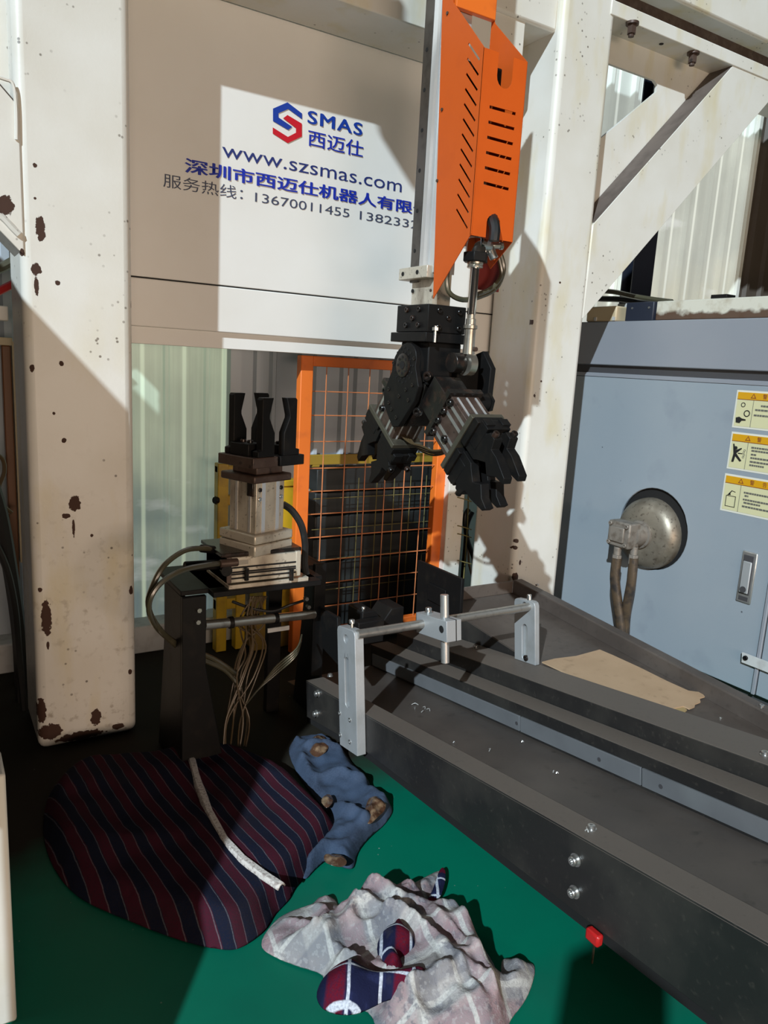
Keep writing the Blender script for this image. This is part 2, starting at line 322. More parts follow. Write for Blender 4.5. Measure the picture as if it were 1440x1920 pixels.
def glow(name, lo_c, hi_c, z0, z1, strength, ribs, pitch):
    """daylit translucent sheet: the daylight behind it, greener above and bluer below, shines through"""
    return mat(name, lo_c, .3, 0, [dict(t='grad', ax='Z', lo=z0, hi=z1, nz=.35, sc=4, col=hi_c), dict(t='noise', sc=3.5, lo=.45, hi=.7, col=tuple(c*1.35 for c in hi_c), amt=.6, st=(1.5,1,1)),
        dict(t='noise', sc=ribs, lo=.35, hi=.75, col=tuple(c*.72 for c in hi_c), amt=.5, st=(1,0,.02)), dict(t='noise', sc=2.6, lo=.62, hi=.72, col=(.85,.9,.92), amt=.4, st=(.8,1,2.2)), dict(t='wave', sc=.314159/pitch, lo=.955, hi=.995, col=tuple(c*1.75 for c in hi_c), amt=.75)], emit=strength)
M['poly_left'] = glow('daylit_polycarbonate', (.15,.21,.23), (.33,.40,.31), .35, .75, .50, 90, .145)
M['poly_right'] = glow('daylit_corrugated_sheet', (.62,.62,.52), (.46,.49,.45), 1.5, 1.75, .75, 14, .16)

# ------------------------------------------------------------------ setting: floor and hall wall
WY = 2.66
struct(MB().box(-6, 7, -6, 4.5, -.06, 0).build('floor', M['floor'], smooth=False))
wall = bpy.data.objects.new('wall_back', None); C.objects.link(wall); struct(wall); wall.location = (2, WY, 0)
def ribbed(name, x0, x1, z0, z1, m, pitch=.10, rib=.022, depth=.016, y=WY):
    b = MB(); pts = []; x = x0
    while x < x1-1e-6:
        e = min(x+pitch, x1)
        pts += [(x, 0), (e-rib*2, 0), (e-rib*1.5, depth), (e-rib*.5, depth)] if e-x > rib*2.2 else [(x, 0)]
        x = e
    pts.append((x1, 0))
    V = [[b.bm.verts.new((px, y-dp, z)) for px, dp in pts] for z in (z0, z1)]
    for i in range(len(pts)-1): b.face([V[0][i], V[0][i+1], V[1][i+1], V[1][i]])
    return b.build(name, m, wall, smooth=False)
xl0 = at(40, 900, 'Y', WY).x - 1.2; xl1 = at(428, 800, 'Y', WY).x
xg = at(1188, 300, 'Y', WY).x; xg1 = at(1389, 420, 'Y', WY).x
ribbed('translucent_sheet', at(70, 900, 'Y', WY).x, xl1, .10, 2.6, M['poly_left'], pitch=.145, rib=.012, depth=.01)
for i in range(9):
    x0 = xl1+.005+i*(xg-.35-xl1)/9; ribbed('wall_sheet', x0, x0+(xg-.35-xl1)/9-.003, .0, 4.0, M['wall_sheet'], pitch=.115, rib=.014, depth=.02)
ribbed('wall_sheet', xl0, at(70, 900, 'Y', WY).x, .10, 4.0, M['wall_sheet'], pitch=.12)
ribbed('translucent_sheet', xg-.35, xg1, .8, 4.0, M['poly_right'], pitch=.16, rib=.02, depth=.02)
ribbed('wall_sheet', xg1+.003, xg1+2.5, .0, 4.0, M['wall_brown'], pitch=.135, rib=.022, depth=.02)
ribbed('wall_sheet', xg-.35, xg1, .0, .8, M['wall_sheet'], pitch=.16)
MB().box(xg1-.012, xg1+.012, WY-.04, WY, .8, 4.0).build('wall_trim', M['white'], wall)
MB().box(xl0, xl1+.05, WY-.10, WY+.02, 0, .10).build('wall_kerb', M['kerb'], wall, bevel=.006)
MB().box(xl1-.012, xl1+.028, WY-.05, WY, .1, 2.6).build('wall_trim', M['wall_sheet'], wall)

# ------------------------------------------------------------------ gantry frame (columns, braces, beam)
GY = 2.0
gan = thing('gantry', 'white painted steel gantry with two chipped columns and triangular braces', 'gantry', (1.15, 2.12, 0))
LX0, LX1 = .215, .469
col_l = MB().box(LX0, LX1, GY, GY+.25, 0, 2.75).build('column', M['left_column'], gan, bevel=.022, seg=4)
lab(col_l, 'left white column with peeling rusty paint at its foot')
RX0, RX1 = 1.822, 2.057
col_r = MB().box(RX0, RX1, GY, GY+.25, 0, 2.75).build('column', M['white'], gan, bevel=.022, seg=4)
def brace(sgn, xc, name_mat):
    # strut lower edge starts on the column at zl, runs outwards and upwards at 45 degrees
    a = at(1092, 598, 'Y', GY).z; z_in = at(1118, 418, 'Y', GY).z; z_fl = at(1161, 34, 'Y', GY).z
    k = 1.02; L = .98
    b = MB(); ex = (sgn, 0, 0)
    dx = (z_fl - z_in)/k
    pts = [(-.01, a), (L, a+L*k), (L-.0, a+L*k+.03), ((z_fl+.03-z_in)/k, z_fl+.03), (-.01, z_in-.01*k)]
    pts = [(-.01, a), (L, a+L*k), (dx+.03, z_fl+.03), (-.01, z_in-.01*k)]
    b.plate(pts if sgn > 0 else pts, (xc, GY if sgn < 0 else GY+.13, 0), ex, (0, 0, 1), .13)
    o = b.build('brace_strut', name_mat, gan, bevel=.004)
    mm = (z_fl+.03-z_in+.01*k)/(dx+.04); lz_ = lambda x, o: z_in-.01*k+mm*(x+.01)+o
    MB().plate([(0, lz_(0,.0008)), (dx+.03, lz_(dx+.03,.0008)), (dx+.03, lz_(dx+.03,.003)), (0, lz_(0,.003))], (xc, GY if sgn < 0 else GY+.128, 0), ex, (0, 0, 1), .125).build('strut_cap', M['dark_brown'], gan)  # thin strip on the strut's upper edge, darker brown than the strut
    # recessed web with a triangular window
    zt = at(1150, 122, 'Y', GY+.10).z; zb = at(1143, 277, 'Y', GY+.10).z; xr = at(1232, 165, 'Y', GY+.10).x-RX1
    hole = [(.02, zb), (.045, zb-.012), (.06, zb), (xr, zt-.035), (xr, zt-.012), (xr-.02, zt), (.03, zt), (.018, zt-.015)]
    MB().plate([(-.01, z_in-.05), (dx+.06, z_fl+.0), (-.01, z_fl+.0)], (xc, GY+.112 if sgn > 0 else GY+.10, 0), ex, (0, 0, 1), .012, holes=[hole]).build('brace_web', name_mat, gan)
    return z_fl
zf = brace(1, RX1, M['white']); brace(-1, LX0, M['left_column'])
MB().box(RX1-.03, RX1+2.2, GY-.004, GY+.25, zf, zf+.045).build('beam_flange', M['white'], gan, bevel=.003)
MB().box(LX0-1.6, LX0+.02, GY-.004, GY+.25, zf, zf+.045).build('beam_flange', M['white'], gan, bevel=.003)
MB().box(LX0-1.6, RX1+2.2, GY+.05, GY+.22, zf+.045, zf+.11).build('beam_gap_rail', M['rusty_steel'], gan)
MB().box(LX0-1.6, RX1+2.2, GY-.03, GY+.26, zf+.11, zf+.5).build('gantry_beam', M['white'], gan, bevel=.01)
zb = at(680, 15, 'Y', GY+.04).z
MB().box(LX1-.01, RX0-.12, GY+.04, GY+.25, zb, zf+.12).build('cross_beam', M['white'], gan, bevel=.004)
MB().box(RX0-.35, RX0+.005, GY+.03, GY+.24, zb+.115, zf+.12).build('beam_bracket', M['white'], gan, bevel=.01)
for px, py in ((1186, 62), (1300, 118)):
    p = at(px, py-20, 'Z', zf); b = MB(); b.cyl(p, p-Vector((0,0,.008)), .022, 16); b.cyl(p-Vector((0,0,.008)), p-Vector((0,0,.036)), .0155, 6); b.cyl(p-Vector((0,0,.036)), p-Vector((0,0,.045)), .010, 10)
    b.build('hanging_bolt', M['rusty_steel'], gan)
b = MB(); p = at(1240, 82, 'Z', zf); b.cyl(p+Vector((0,0,.001)), p-Vector((0,0,.002)), .008, 10); b.build('bolt_hole', M['dark_hole'], gan)
_sh = [at(x, y, 'Y', 2.258) - Vector((1.27, 1.0, -1.0)) for x, y in ((705,222),(711,252),(770,348),(805,350),(805,222))]
MB().plate([(q.x, q.z) for q in _sh], (0, _sh[0].y, 0), (1,0,0), (0,0,1), .02).build('overhead_shade_plate', M['white'], gan)  # unseen plate and its arm, added overhead to cast a shadow on the sign
MB().box(_sh[4].x-.06, _sh[4].x-.02, _sh[0].y, GY-.03, _sh[4].z-.06, _sh[4].z-.02).build('overhead_shade_arm', M['white'], gan)
# weld bead where the left brace meets the column
MB().tube([at(x, y, 'Y', GY-.003) for x, y in ((-20,140),(8,148),(24,158),(30,200),(31,262))], .004, 6).build('weld_bead', M['left_column'], gan)
MB().tube([at(x, y, 'Y', GY-.003) for x, y in ((-25,385),(5,408),(24,428),(36,440))], .008, 6).build('weld_bead', M['left_column'], gan)

# ------------------------------------------------------------------ sign panel with lettering
PY = 2.258
px0, px1 = LX0+.02, RX0+.235
def pz(x, y, Y=PY): return at(x, y, 'Y', Y).z
z1, z2, z3 = pz(252, 519), pz(252.5, 611), pz(252.6, 643.5)
ztop = pz(730, 86)
sign = thing('sign_panel', 'cream white sheet metal cover panel carrying blue company lettering between gantry columns', 'panel', ((px0+px1)/2, PY, z3))
MB().box(px0, px1, PY, PY+.03, z1+.003, ztop).build('main_sheet', M['cover'], sign, bevel=.002)
MB().box(px0, px1, PY-.001, PY+.03, z2, z1-.001).build('lower_sheet', M['cover'], sign, bevel=.003)
MB().box(px0, px1, PY+.016, PY+.05, z3, z2+.02).build('bottom_lip', M['cover'], sign, bevel=.0015)
MB().box(px0, px1, PY+.006, PY+.03, z1-.006, z1+.006).build('seam_groove', M['dark_hole'], sign)
MB().box(px0, px1, PY+.012, PY+.06, ztop-.01, zb+.02).build('upper_recess', M['cnc_dark'], sign)
def words(txt, L, R, hpx, m, bold=0., name='lettering', parent=None, lift=.0012, heavy=0, space=1.0):
    """text laid on the sign: L, R = photo pixels of left and right ends of the baseline; hpx = glyph height in px at the left end"""
    a = at(L[0], L[1], 'Y', PY); b = at(R[0], R[1], 'Y', PY); h = pz(L[0], L[1]-hpx)-a.z
    cu = bpy.data.curves.new(name, 'FONT'); cu.body = txt; cu.size = 1; cu.offset = bold; cu.resolution_u = 3; cu.space_character = space
    o = bpy.data.objects.new(name, cu); C.objects.link(o); dg = bpy.context.evaluated_depsgraph_get(); dg.update()
    me = bpy.data.meshes.new_from_object(o.evaluated_get(dg)); bpy.data.objects.remove(o)
    if heavy:   # heavier stroke: the same outline laid again slightly to each side
        hb = bmesh.new()
        for k_, (dx, dy) in enumerate(((0,0),(-heavy,0),(heavy,0),(-heavy/2,heavy*.5),(heavy/2,-heavy*.5))):
            n0 = len(hb.verts); hb.from_mesh(me); hb.verts.ensure_lookup_table()
            for v in hb.verts[n0:]: v.co.x += dx; v.co.y += dy; v.co.z = k_*.0004
        hb.to_mesh(me); hb.free()
    xs = [v.co.x for v in me.vertices]; ys = [v.co.y for v in me.vertices]
    sx = (b.x-a.x)/(max(xs)-min(xs)); sy = h/(max(ys)-min(ys)); x0 = min(xs); y0 = min(ys); zz = (a.z+b.z)/2
    for v in me.vertices: v.co = (a.x+(v.co.x-x0)*sx, PY-lift-v.co.z, zz+(v.co.y-y0)*sy)
    me.materials.clear(); me.materials.append(m)
    return link(name, me, parent or sign)
words('www.szsmas.com', (416, 292.5), (752.5, 362.5), 19.5, M['text_navy'], 0)
words('SMAS', (576, 231), (679, 256), 25, M['logo_blue'], 0, heavy=.028, space=1.14)
words('西迈仕', (577, 272), (680, 297), 31, M['text_blue'], 0, heavy=.010)
words('深圳市西迈仕机器人有限公司', (346, 321), (833, 415), 28.5, M['text_blue'], .006, heavy=.020)
words('服务热线：', (306, 352.5), (455, 374), 26, M['text_slate'], 0)
words('13670011455', (478, 378.5), (654.5, 408.2), 17.5, M['text_slate'], 0)
words('13823327', (674, 411.5), (800, 433), 16.2, M['text_slate'], 0)
def zoom1(pts): return [(240+x*.40278, 140+y*.40278) for x, y in pts]
def flat(name, pts, m, parent, Y=PY-.0014, th=.0008):
    Q = [at(x, y, 'Y', Y) for x, y in pts]
    return MB().plate([(q.x, q.z) for q in Q], (0, Y, 0), (1,0,0), (0,0,1), th).build(name, m, parent, smooth=False)
flat('logo_stroke', zoom1([(675,158),(742,129),(810,181),(810,207),(746,160),(700,180),(700,199),(764,243),(746,258),(675,216)]), M['logo_blue'], sign)
flat('logo_stroke', zoom1([(722,203),(742,188),(809,228),(809,288),(744,319),(674,274),(674,246),(744,290),(782,270),(782,249)]), M['logo_red'], sign)
# ------------------------------------------------------------------ gantry robot arm
BY = 1.56                      # front face of the orange housing
bx0 = at(895, 265, 'Y', BY).x; bx1 = at(977, 265, 'Y', BY).x
arm = thing('gantry_robot_arm', 'hanging robot arm with orange slotted housing and black twin gripper head', 'robot arm', (bx0+.06, 1.72, .77))
def zx(px, py): q = at(px, py, 'X', bx0); return (q.y, q.z)
# left sheet (faces -X)
outer = [zx(834, -140), zx(812, 560), zx(883, 438), zx(908, 89), zx(850, 4), zx(840, -140)]
slots = []
for i in range(12):
    t = i/11; ax = 680+(602-680)*t; ay = 280+(1345-280)*t; bx = 750+(672-750)*t; by_ = 385+(1468-385)*t
    a = zx(680+ax*.29167, ay*.29167); b_ = zx(680+bx*.29167, by_*.29167)
    d = Vector((b_[0]-a[0], b_[1]-a[1])); n = Vector((-d.y, d.x)).normalized()*.0028
    slots.append([(a[0]+n.x, a[1]+n.y), (b_[0]+n.x, b_[1]+n.y), (b_[0]-n.x, b_[1]-n.y), (a[0]-n.x, a[1]-n.y)])
hs = MB().plate(outer, (bx0, 0, 0), (0,1,0), (0,0,1), .002, holes=slots).build('housing_side', M['orange'], arm, smooth=False)
# front sheet (faces -Y)
def zf_(px, py): q = at(px, py, 'Y', BY); return (q.x, q.z)
fz = lambda x, y: zf_(680+x*.29167, y*.29167)
sl2 = []
for i in range(6):
    t = i/5; a = fz(816-38*t, 686+489*t); b_ = fz(985-45*t, 733+484*t); h = .0035
    sl2.append([(a[0], a[1]-h), (b_[0], b_[1]-h), (b_[0], b_[1]+h), (a[0], a[1]+h)])
nx0, nz = fz(876, 333); nx1 = fz(972, 380)[0]; nb = fz(925, 575)[1]; nr = (nx1-nx0)/2
zt_ = fz(785, 305)[1]; zt2 = zt_
notch = [(nx1, zt_), (nx1, nb+nr)] + [(nx0+nr+nr*math.cos(a), nb+nr-nr*math.sin(a)) for a in [PI*k/8 for k in range(1, 8)]] + [(nx0, nb+nr), (nx0, zt_)]
zb_ = fz(695, 1510)[1]; lx0, lz = fz(800, 1400); lx1 = fz(888, 1400)[0]
arch = [(lx1, zb_), (lx1, lz-.01)] + [((lx0+lx1)/2+(lx1-lx0)/2*math.cos(PI*k/8), lz-.01+.02*math.sin(PI*k/8)) for k in range(1, 8)] + [(lx0, lz-.01), (lx0, zb_)]
front = [(bx0, zb_)] + arch[::-1] + [(bx1, zb_), (bx1, zt_)] + notch + [(bx0, zt_)]
MB().plate(front, (0, BY+.002, 0), (1,0,0), (0,0,1), .002, holes=sl2).build('housing_front', M['orange'], arm, smooth=False)
# right sheet and back
yb_ = 1.715
MB().plate([(BY, zb_), (BY, zt_), (1.70, zt_+.13), (yb_, zt_+.16), (yb_, zb_+.02), (1.64, zb_-.06)], (bx1-.002, 0, 0), (0,1,0), (0,0,1), .002).build('housing_side', M['orange'], arm, smooth=False)
MB().box(bx0+.002, bx1-.002, yb_-.003, yb_, zb_+.05, zt_+.03).build('housing_back', M['black'], arm)
MB().box(bx0+.01, bx1, 1.70, 1.716, at(900, 28, 'Y', 1.70).z, zt_+.45).build('motor_cover', M['fence_orange'], arm, bevel=.002)
# extruded beam with rail
y_f = zx(829, 200)[0]; y_m = zx(797, 200)[0]; y_b = zx(780, 200)[0]
zbt = at(762, 560, 'X', bx0).z
b = MB(); dp = .075
prof = [(y_f,0),(y_f,-.006),(y_f+.012,-.006),(y_f+.014,0),(y_f+.03,.0),(y_f+.032,.004),(y_f+.04,.004),(y_f+.042,-.004),(y_f+.055,-.004),(y_f+.058,.003),(y_f+.066,.003),(y_m,0)]
pts = [(bx0+.012+dx, y) for y, dx in prof] + [(bx0+dp, y_m), (bx0+dp, y_f)]
zc = at(770, 515, 'X', bx0).z
bm_ = MB().plate(pts, (0,0,zc), (1,0,0), (0,1,0), 2.7-zc).build('beam_profile', M['profile'], arm, ang=20)
MB().plate([(bx0+.016,y_f+.01),(bx0+.016,y_m),(bx0+.016,y_b-.01),(bx0+dp,y_b-.01),(bx0+dp,y_f+.01)], (0,0,zbt-.02), (1,0,0), (0,1,0), zc-zbt+.03).build('beam_lower_profile', M['alu_dirty'], arm)
MB().box(bx0+.012, bx0+.05, y_m+.001, y_b, zc-.02, 2.7).build('guide_rail', M['rail'], arm, bevel=.002)
for k in range(9):
    py = 95+k*75; q = zx(780-k*3.6+6, py); p = Vector((bx0+.012, (y_m+y_b)/2+.004, q[1])); MB().cyl(p+Vector((.002,0,0)), p-Vector((.0006,0,0)), .0055, 12).build('rail_hole', M['dark_hole'], arm)
q = at(775, 513, 'X', bx0)
blk = MB().box(bx0-.012, bx0+.06, y_f+.004, y_b+.02, q.z-.016, q.z+.016).build('clamp_block', M['alu_dirty'], arm, bevel=.002)
for yy in (y_f+.05, y_b-.002):
    MB().cyl((bx0-.0135, yy, q.z), (bx0-.01, yy, q.z), .006, 12).build('clamp_hole', M['dark_hole'], blk)
# small screws of the sheet
for px, py in ((832,27),(822,207),(813,340),(801,545)):
    q = zx(px+4, py); MB().cyl((bx0-.003, q[0]-.008, q[1]), (bx0, q[0]-.008, q[1]), .004, 10).build('sheet_screw', M['rusty_steel'], arm)
# pneumatic cylinder in the housing
RY = 1.60; rp = at(886, 560, 'Y', RY); rx = rp.x
def rz(py, px=886): return at(px, py, 'Y', RY).z
cy = MB().cyl((rx, RY+.02, rz(462)), (rx, RY+.02, zt_-.02), .026, 20).build('cylinder_tube', M['profile'], arm)
MB().box(rx-.032, rx+.030, RY-.012, RY+.055, zt_-.1, zt_-.02).build('cylinder_cap', M['black'], arm, bevel=.003)
MB().lathe((rx, RY, rz(474)), (0,0,1), [(0,.027),(.018,.027),(.034,.024),(.038,.012)]).build('cylinder_end', M['chrome'], arm)
MB().cyl((rx, RY, rz(491)), (rx, RY, rz(473)), .034, 6).build('hex_nut', M['black'], arm, bevel=.002)
MB().lathe((rx, RY, rz(502)), (0,0,1), [(0,.020),(.004,.021),(.006,.019),(.01,.021),(.014,.021),(.016,.018)]).build('rod_wiper', M['nickel'], arm)
MB().cyl((rx, RY, rz(590)), (rx, RY, rz(500)), .0115, 20).build('piston_rod', M['chrome'], arm)
cl = MB().lathe((rx, RY, rz(665)), (0,0,1), [(0,.016),(.05,.0145),(.064,.0145),(.066,.0185),(.074,.0185),(.076,.0135),(.078,.0135),(.09,.0135),(.092,.010),(.104,.010)], 20).build('rod_clevis', M['nickel'], arm)
yk = Vector((rx, RY, rz(683, 880)))
MB().cyl(yk-Vector((.010,0,0)), yk+Vector((.012,0,0)), .030, 26).build('rod_eye', M['nickel'], arm)
MB().cyl((rx+.006, RY-.016, rz(655)), (rx+.006, RY-.024, rz(655)), .006, 10).build('clevis_pin', M['rusty_steel'], cl)
# fittings and loop hoses
fp = at(918, 462, 'Y', RY-.012)
fit = MB().cyl(fp+Vector((-.035,.0,0)), fp, .015, 14).cyl(fp, fp+Vector((.028,-.006,.004)), .008, 6).cyl(fp+Vector((.0,0,-.002)), fp+Vector((.012,-.008,-.03)), .011, 12).cyl(fp+Vector((.028,-.006,.004)), fp+Vector((.036,-.008,.005)), .010, 10)
fit.build('elbow_fitting', M['steel'], arm, bevel=.001)
def tube_px(pts, Y, r, name, m, par, seg=8):
    return MB().tube([at(p[0], p[1], 'Y', p[2] if len(p) > 2 else Y) for p in pts], r, seg).build(name, m, par)
tube_px([(921,398,BY+.05),(924,412,BY+.004),(928,430,BY-.012),(926,452,BY-.014)], BY-.012, .014, 'loop_cable', M['rubber'], arm, 10)
tube_px([(936,470),(944,505),(930,540),(900,556),(868,562),(842,548),(838,515),(848,480)], RY+.06, .007, 'air_hose', M['hose'], arm)
tube_px([(934,480),(940,515),(922,540),(895,552)], RY+.035, .006, 'air_hose', M['hose'], arm)
MB().box(at(890,520,'Y',RY+.09).x, at(935,520,'Y',RY+.09).x, RY+.085, RY+.09, at(910,545,'Y',RY+.09).z, at(910,470,'Y',RY+.09).z).build('red_tag_plate', M['dark_red'], arm)
# mount block
k0 = at(802, 600, 'Y', 1.66); k1 = at(873, 600, 'Y', 1.66); kz0 = at(802, 622, 'Y', 1.66).z; kz1 = at(802, 569, 'Y', 1.66).z; ky1 = 1.812
MB().box(k0.x, k1.x, 1.66, ky1, kz0, kz1).build('mount_block', M['black'], arm, bevel=.002)
kzb = at(802, 641, 'Y', 1.655).z
MB().box(k0.x-.008, k1.x, 1.652, ky1+.015, kzb, kz0-.001).build('mount_flange', M['black'], arm, bevel=.002)
for yy in (1.70, 1.76):
    for zz in (.25, .82): MB().bolt((k0.x, yy, kz0+(kz1-kz0)*zz), (-1,0,0), .0075, .006).build('socket_bolt', M['oil_black'], arm)
MB().bolt((k0.x, 1.73, (kz0+kz1)/2), (-1,0,0), .0075, .006).build('socket_bolt', M['oil_black'], arm)
for xx in (.28, .82):
    for zz in (.2, .8): MB().bolt((k0.x+(k1.x-k0.x)*xx, 1.66, kz0+(kz1-kz0)*zz), (0,-1,0), .0075, .006).build('socket_bolt', M['oil_black'], arm)
MB().bolt((k0.x+(k1.x-k0.x)*.52, 1.66, (kz0+kz1)/2+.004), (0,-1,0), .0065, .006).build('socket_bolt', M['oil_black'], arm)
for xx in (.1,): 
    p = Vector((k0.x+.018, 1.648, kz0+.004)); MB().cyl(p-Vector((0,0,.03)), p+Vector((0,0,.012)), .0045, 10).cyl(p, p+Vector((0,0,.008)), .009, 6).build('adjust_screw', M['steel'], arm)
# swivel head: turns about the X axis; jaws 45 degrees down to each side
HC = Vector((k0.x+.06, 1.745, at(800, 690, 'X', 1.2).z-.0))
hx0, hx1 = k0.x-.018, k1.x+.012
TILT = math.radians(-8)
def hp(dy, dz):   # point of the swivel plate, turned with the head
    return (HC.y+dy*math.cos(TILT)-dz*math.sin(-TILT)*1.0, zc_+dz*math.cos(TILT)+dy*math.sin(-TILT)*-1.0)
zc_ = HC.z+.004
DL, DR = Vector((0, .59, -.81)).normalized(), Vector((0, -.79, -.61)).normalized()
MB().box(k0.x+.012, k1.x-.004, 1.665, 1.80, HC.z-.045, kzb+.001).build('head_body', M['black'], arm, bevel=.004)
MB().cyl((hx0+.02, HC.y, zc_), (hx1, HC.y, zc_), .064, 32).build('rotary_drum', M['black'], arm)
yc = HC.y
pl = [(.060*math.cos(a), .060*math.sin(a)) for a in [math.radians(d) for d in range(-10, 191, 20)]]
pl = [(.088, -.066)] + pl + [(-.088, -.066), (-.078, -.105), (-.016, -.172), (.016, -.172), (.078, -.105)]
sp_ = MB().plate([hp(*q) for q in pl], (hx0+.006, 0, 0), (0,1,0), (0,0,1), .016).build('swivel_plate', M['black'], arm, bevel=.002)
for rr, n, br in ((.047, 16, .003), (.036, 14, .0028), (.022, 8, .0036), (.0, 1, .011)):
    for i in range(n):
        a = 2*PI*i/n; p = Vector((hx0+.006, yc+rr*math.cos(a), zc_+rr*math.sin(a))); MB().cyl(p+Vector((.001,0,0)), p-Vector((.0052 if rr < .03 else .0012,0,0)), br, 10).build('plate_hole', M['dark_hole'], sp_)
MB().lathe((hx0+.0065, yc, zc_), (-1,0,0), [(0,.032),(.004,.032),(.005,.028),(.0045,.016)], 28).build('bearing_cap', M['oil_black'], sp_)
for dy, dz in ((-.06,-.06),(.06,-.06),(-.05,-.10),(.05,-.10),(0,-.085),(0,-.145),(.052,.012),(-.052,.012),(-.03,-.07),(.03,-.12)):
    q = hp(dy, dz); MB().bolt((hx0+.006, q[0], q[1]), (-1,0,0), .0055, .003).build('socket_bolt', M['oil_black'], sp_)
MB().cyl((rx-.045, RY+.012, yk.z+.002), (rx-.012, RY+.012, yk.z+.002), .027, 24).build('pivot_boss', M['oil_black'], arm, bevel=.002)
MB().box(k1.x-.03, k1.x+.045, 1.64, 1.80, HC.z-.09, HC.z+.01).build('lever_arm', M['black'], arm, bevel=.004)
lv = at(905, 690, 'Y', RY+.03)
MB().plate([(lv.y-.03, lv.z-.09), (lv.y+.05, lv.z-.11), (lv.y+.055, lv.z+.03), (lv.y+.005, lv.z+.045), (lv.y-.035, lv.z)], (lv.x, 0, 0), (0,1,0), (0,0,1), .018).build('lever_cheek', M['black'], arm, bevel=.002)
kn = at(905, 755, 'Y', RY-.02)
MB().cyl(kn-Vector((.03,0,0)), kn+Vector((.012,0,0)), .023, 26).build('knurled_knob', M['black'], arm, bevel=.002)
MB().cyl(kn+Vector((.012,0,0)), kn+Vector((.02,0,0)), .028, 6).build('hex_cap', M['black'], arm)
MB().plate([hp(-.085,-.05), hp(.085,-.05), hp(.07,-.12), hp(.016,-.17), hp(-.016,-.17), hp(-.07,-.12)][::-1], (hx0+.03, 0, 0), (0,1,0), (0,0,1), .10).build('head_core', M['oil_black'], arm, bevel=.003)
for dy, dz in ((-.075,-.035),(-.05,-.13)):
    q = hp(dy, dz); MB().bolt((hx0+.036, q[0]-.012, q[1]), (-1,-.4,-.2), .013, .012).build('oily_bolt', M['oil_black'], arm)
def gripper(D, base, dirty, K=1.45, KX=1.1):
    g = base; T = Vector((1,0,0)).cross(D).normalized()     # T in the plate, D outwards, X across
    R = Matrix((Vector((1,0,0)), T, D)).transposed()
    V = lambda x, t, d: g + R @ Vector((x*KX, t*K, d*K))
    S = lambda x, t, d: (x*KX, t*K, d*K)
    def b_(c, size): return MB().cbox(V(*c), S(*size), R)
    b_((0,0,.004), (.098,.105,.012)).build('adapter_plate', M['oil_black'], arm, bevel=.001)
    body = b_((0,0,.042), (.080,.088,.066)).build('gripper_body', M['rusty_steel'] if dirty else M['alu_dirty'], arm, bevel=.002)
    for t in (-.032, -.016, .016, .032):
        b_((-.040, t, .044), (.003,.006,.060)).build('body_groove', M['alu'], body)
    for t in (-.026, 0, .026):
        b_((t, .0445 if T.y < 0 else -.0445, .044), (.004,.003,.060)).build('body_groove', M['profile'], body)
        b_((t, -.0445 if T.y < 0 else .0445, .044), (.004,.003,.060)).build('body_groove', M['profile'], body)
    for t, d in ((-.036,.018),(-.014,.014),(.010,.012),(.034,.016),(.02,.05)): MB().bolt(V(-.041, t, d), (-1,0,0), .010, .010).build('oily_bolt', M['oil_black'], body)
    b_((0,0,.079), (.092,.124,.010)).build('finger_guide_plate', M['plate_olive'], arm, bevel=.0015)
    for sg in (-1, 1):
        b_((-.002, sg*.036, .091), (.080,.056,.014)).build('jaw_carrier', M['black'], arm, bevel=.0015)
        b_((-.002, sg*.044, .108), (.066,.050,.022)).build('jaw_block', M['black'], arm, bevel=.0015)
        # two fingers, stepped on the outside and cut to a V inside
        pj = [(.004,.096), (.072,.096), (.072,.112), (.060,.112), (.060,.122), (.068,.126), (.068,.142), (.050,.148), (.050,.166), (.040,.204), (.030,.208), (.026,.188), (.010,.170), (.024,.152), (.010,.132), (.004,.126)]
        for xo, ln in ((-.010, 1.0), (.036, .96)):
            MB().plate([(a*sg*K, (.096+(b-.096)*ln)*K) for a, b in pj], V(xo, 0, 0), T, D, (.024 if True else 0)*KX).build('gripper_finger', M['black'], arm, bevel=.0015)
        for q in (-.026, .026): MB().bolt(V(q, sg*.066, .134), R @ Vector((0, sg, 0)), .009, .014).build('jaw_bolt', M['oil_black'], arm)
gL = Vector((HC.x-.006, HC.y, zc_)) + DL*.105; gR = Vector((HC.x-.004, HC.y, zc_)) + DR*.185
MB().cbox(gR-DR*.04, (.085,.10,.085), Matrix((Vector((1,0,0)), Vector((1,0,0)).cross(DR), DR)).transposed()).build('gripper_spacer', M['oil_black'], arm, bevel=.002)
gripper(DL, gL, True); gripper(DR, gR, True)
for k in range(4):
    a = gL+DL*.10+Vector((-.02+.008*k,-.05,-.03)); b_ = gR+DR*.08+Vector((-.02+.008*k,.055,-.05))
    mid = (a+b_)/2+Vector((0,0,-.012-.008*k)); MB().tube([a, (a+mid)/2+Vector((0,0,-.008)), mid, (b_+mid)/2+Vector((0,0,-.008)), b_], .0028, 6).build('air_hose', M['thin_hose'], arm)
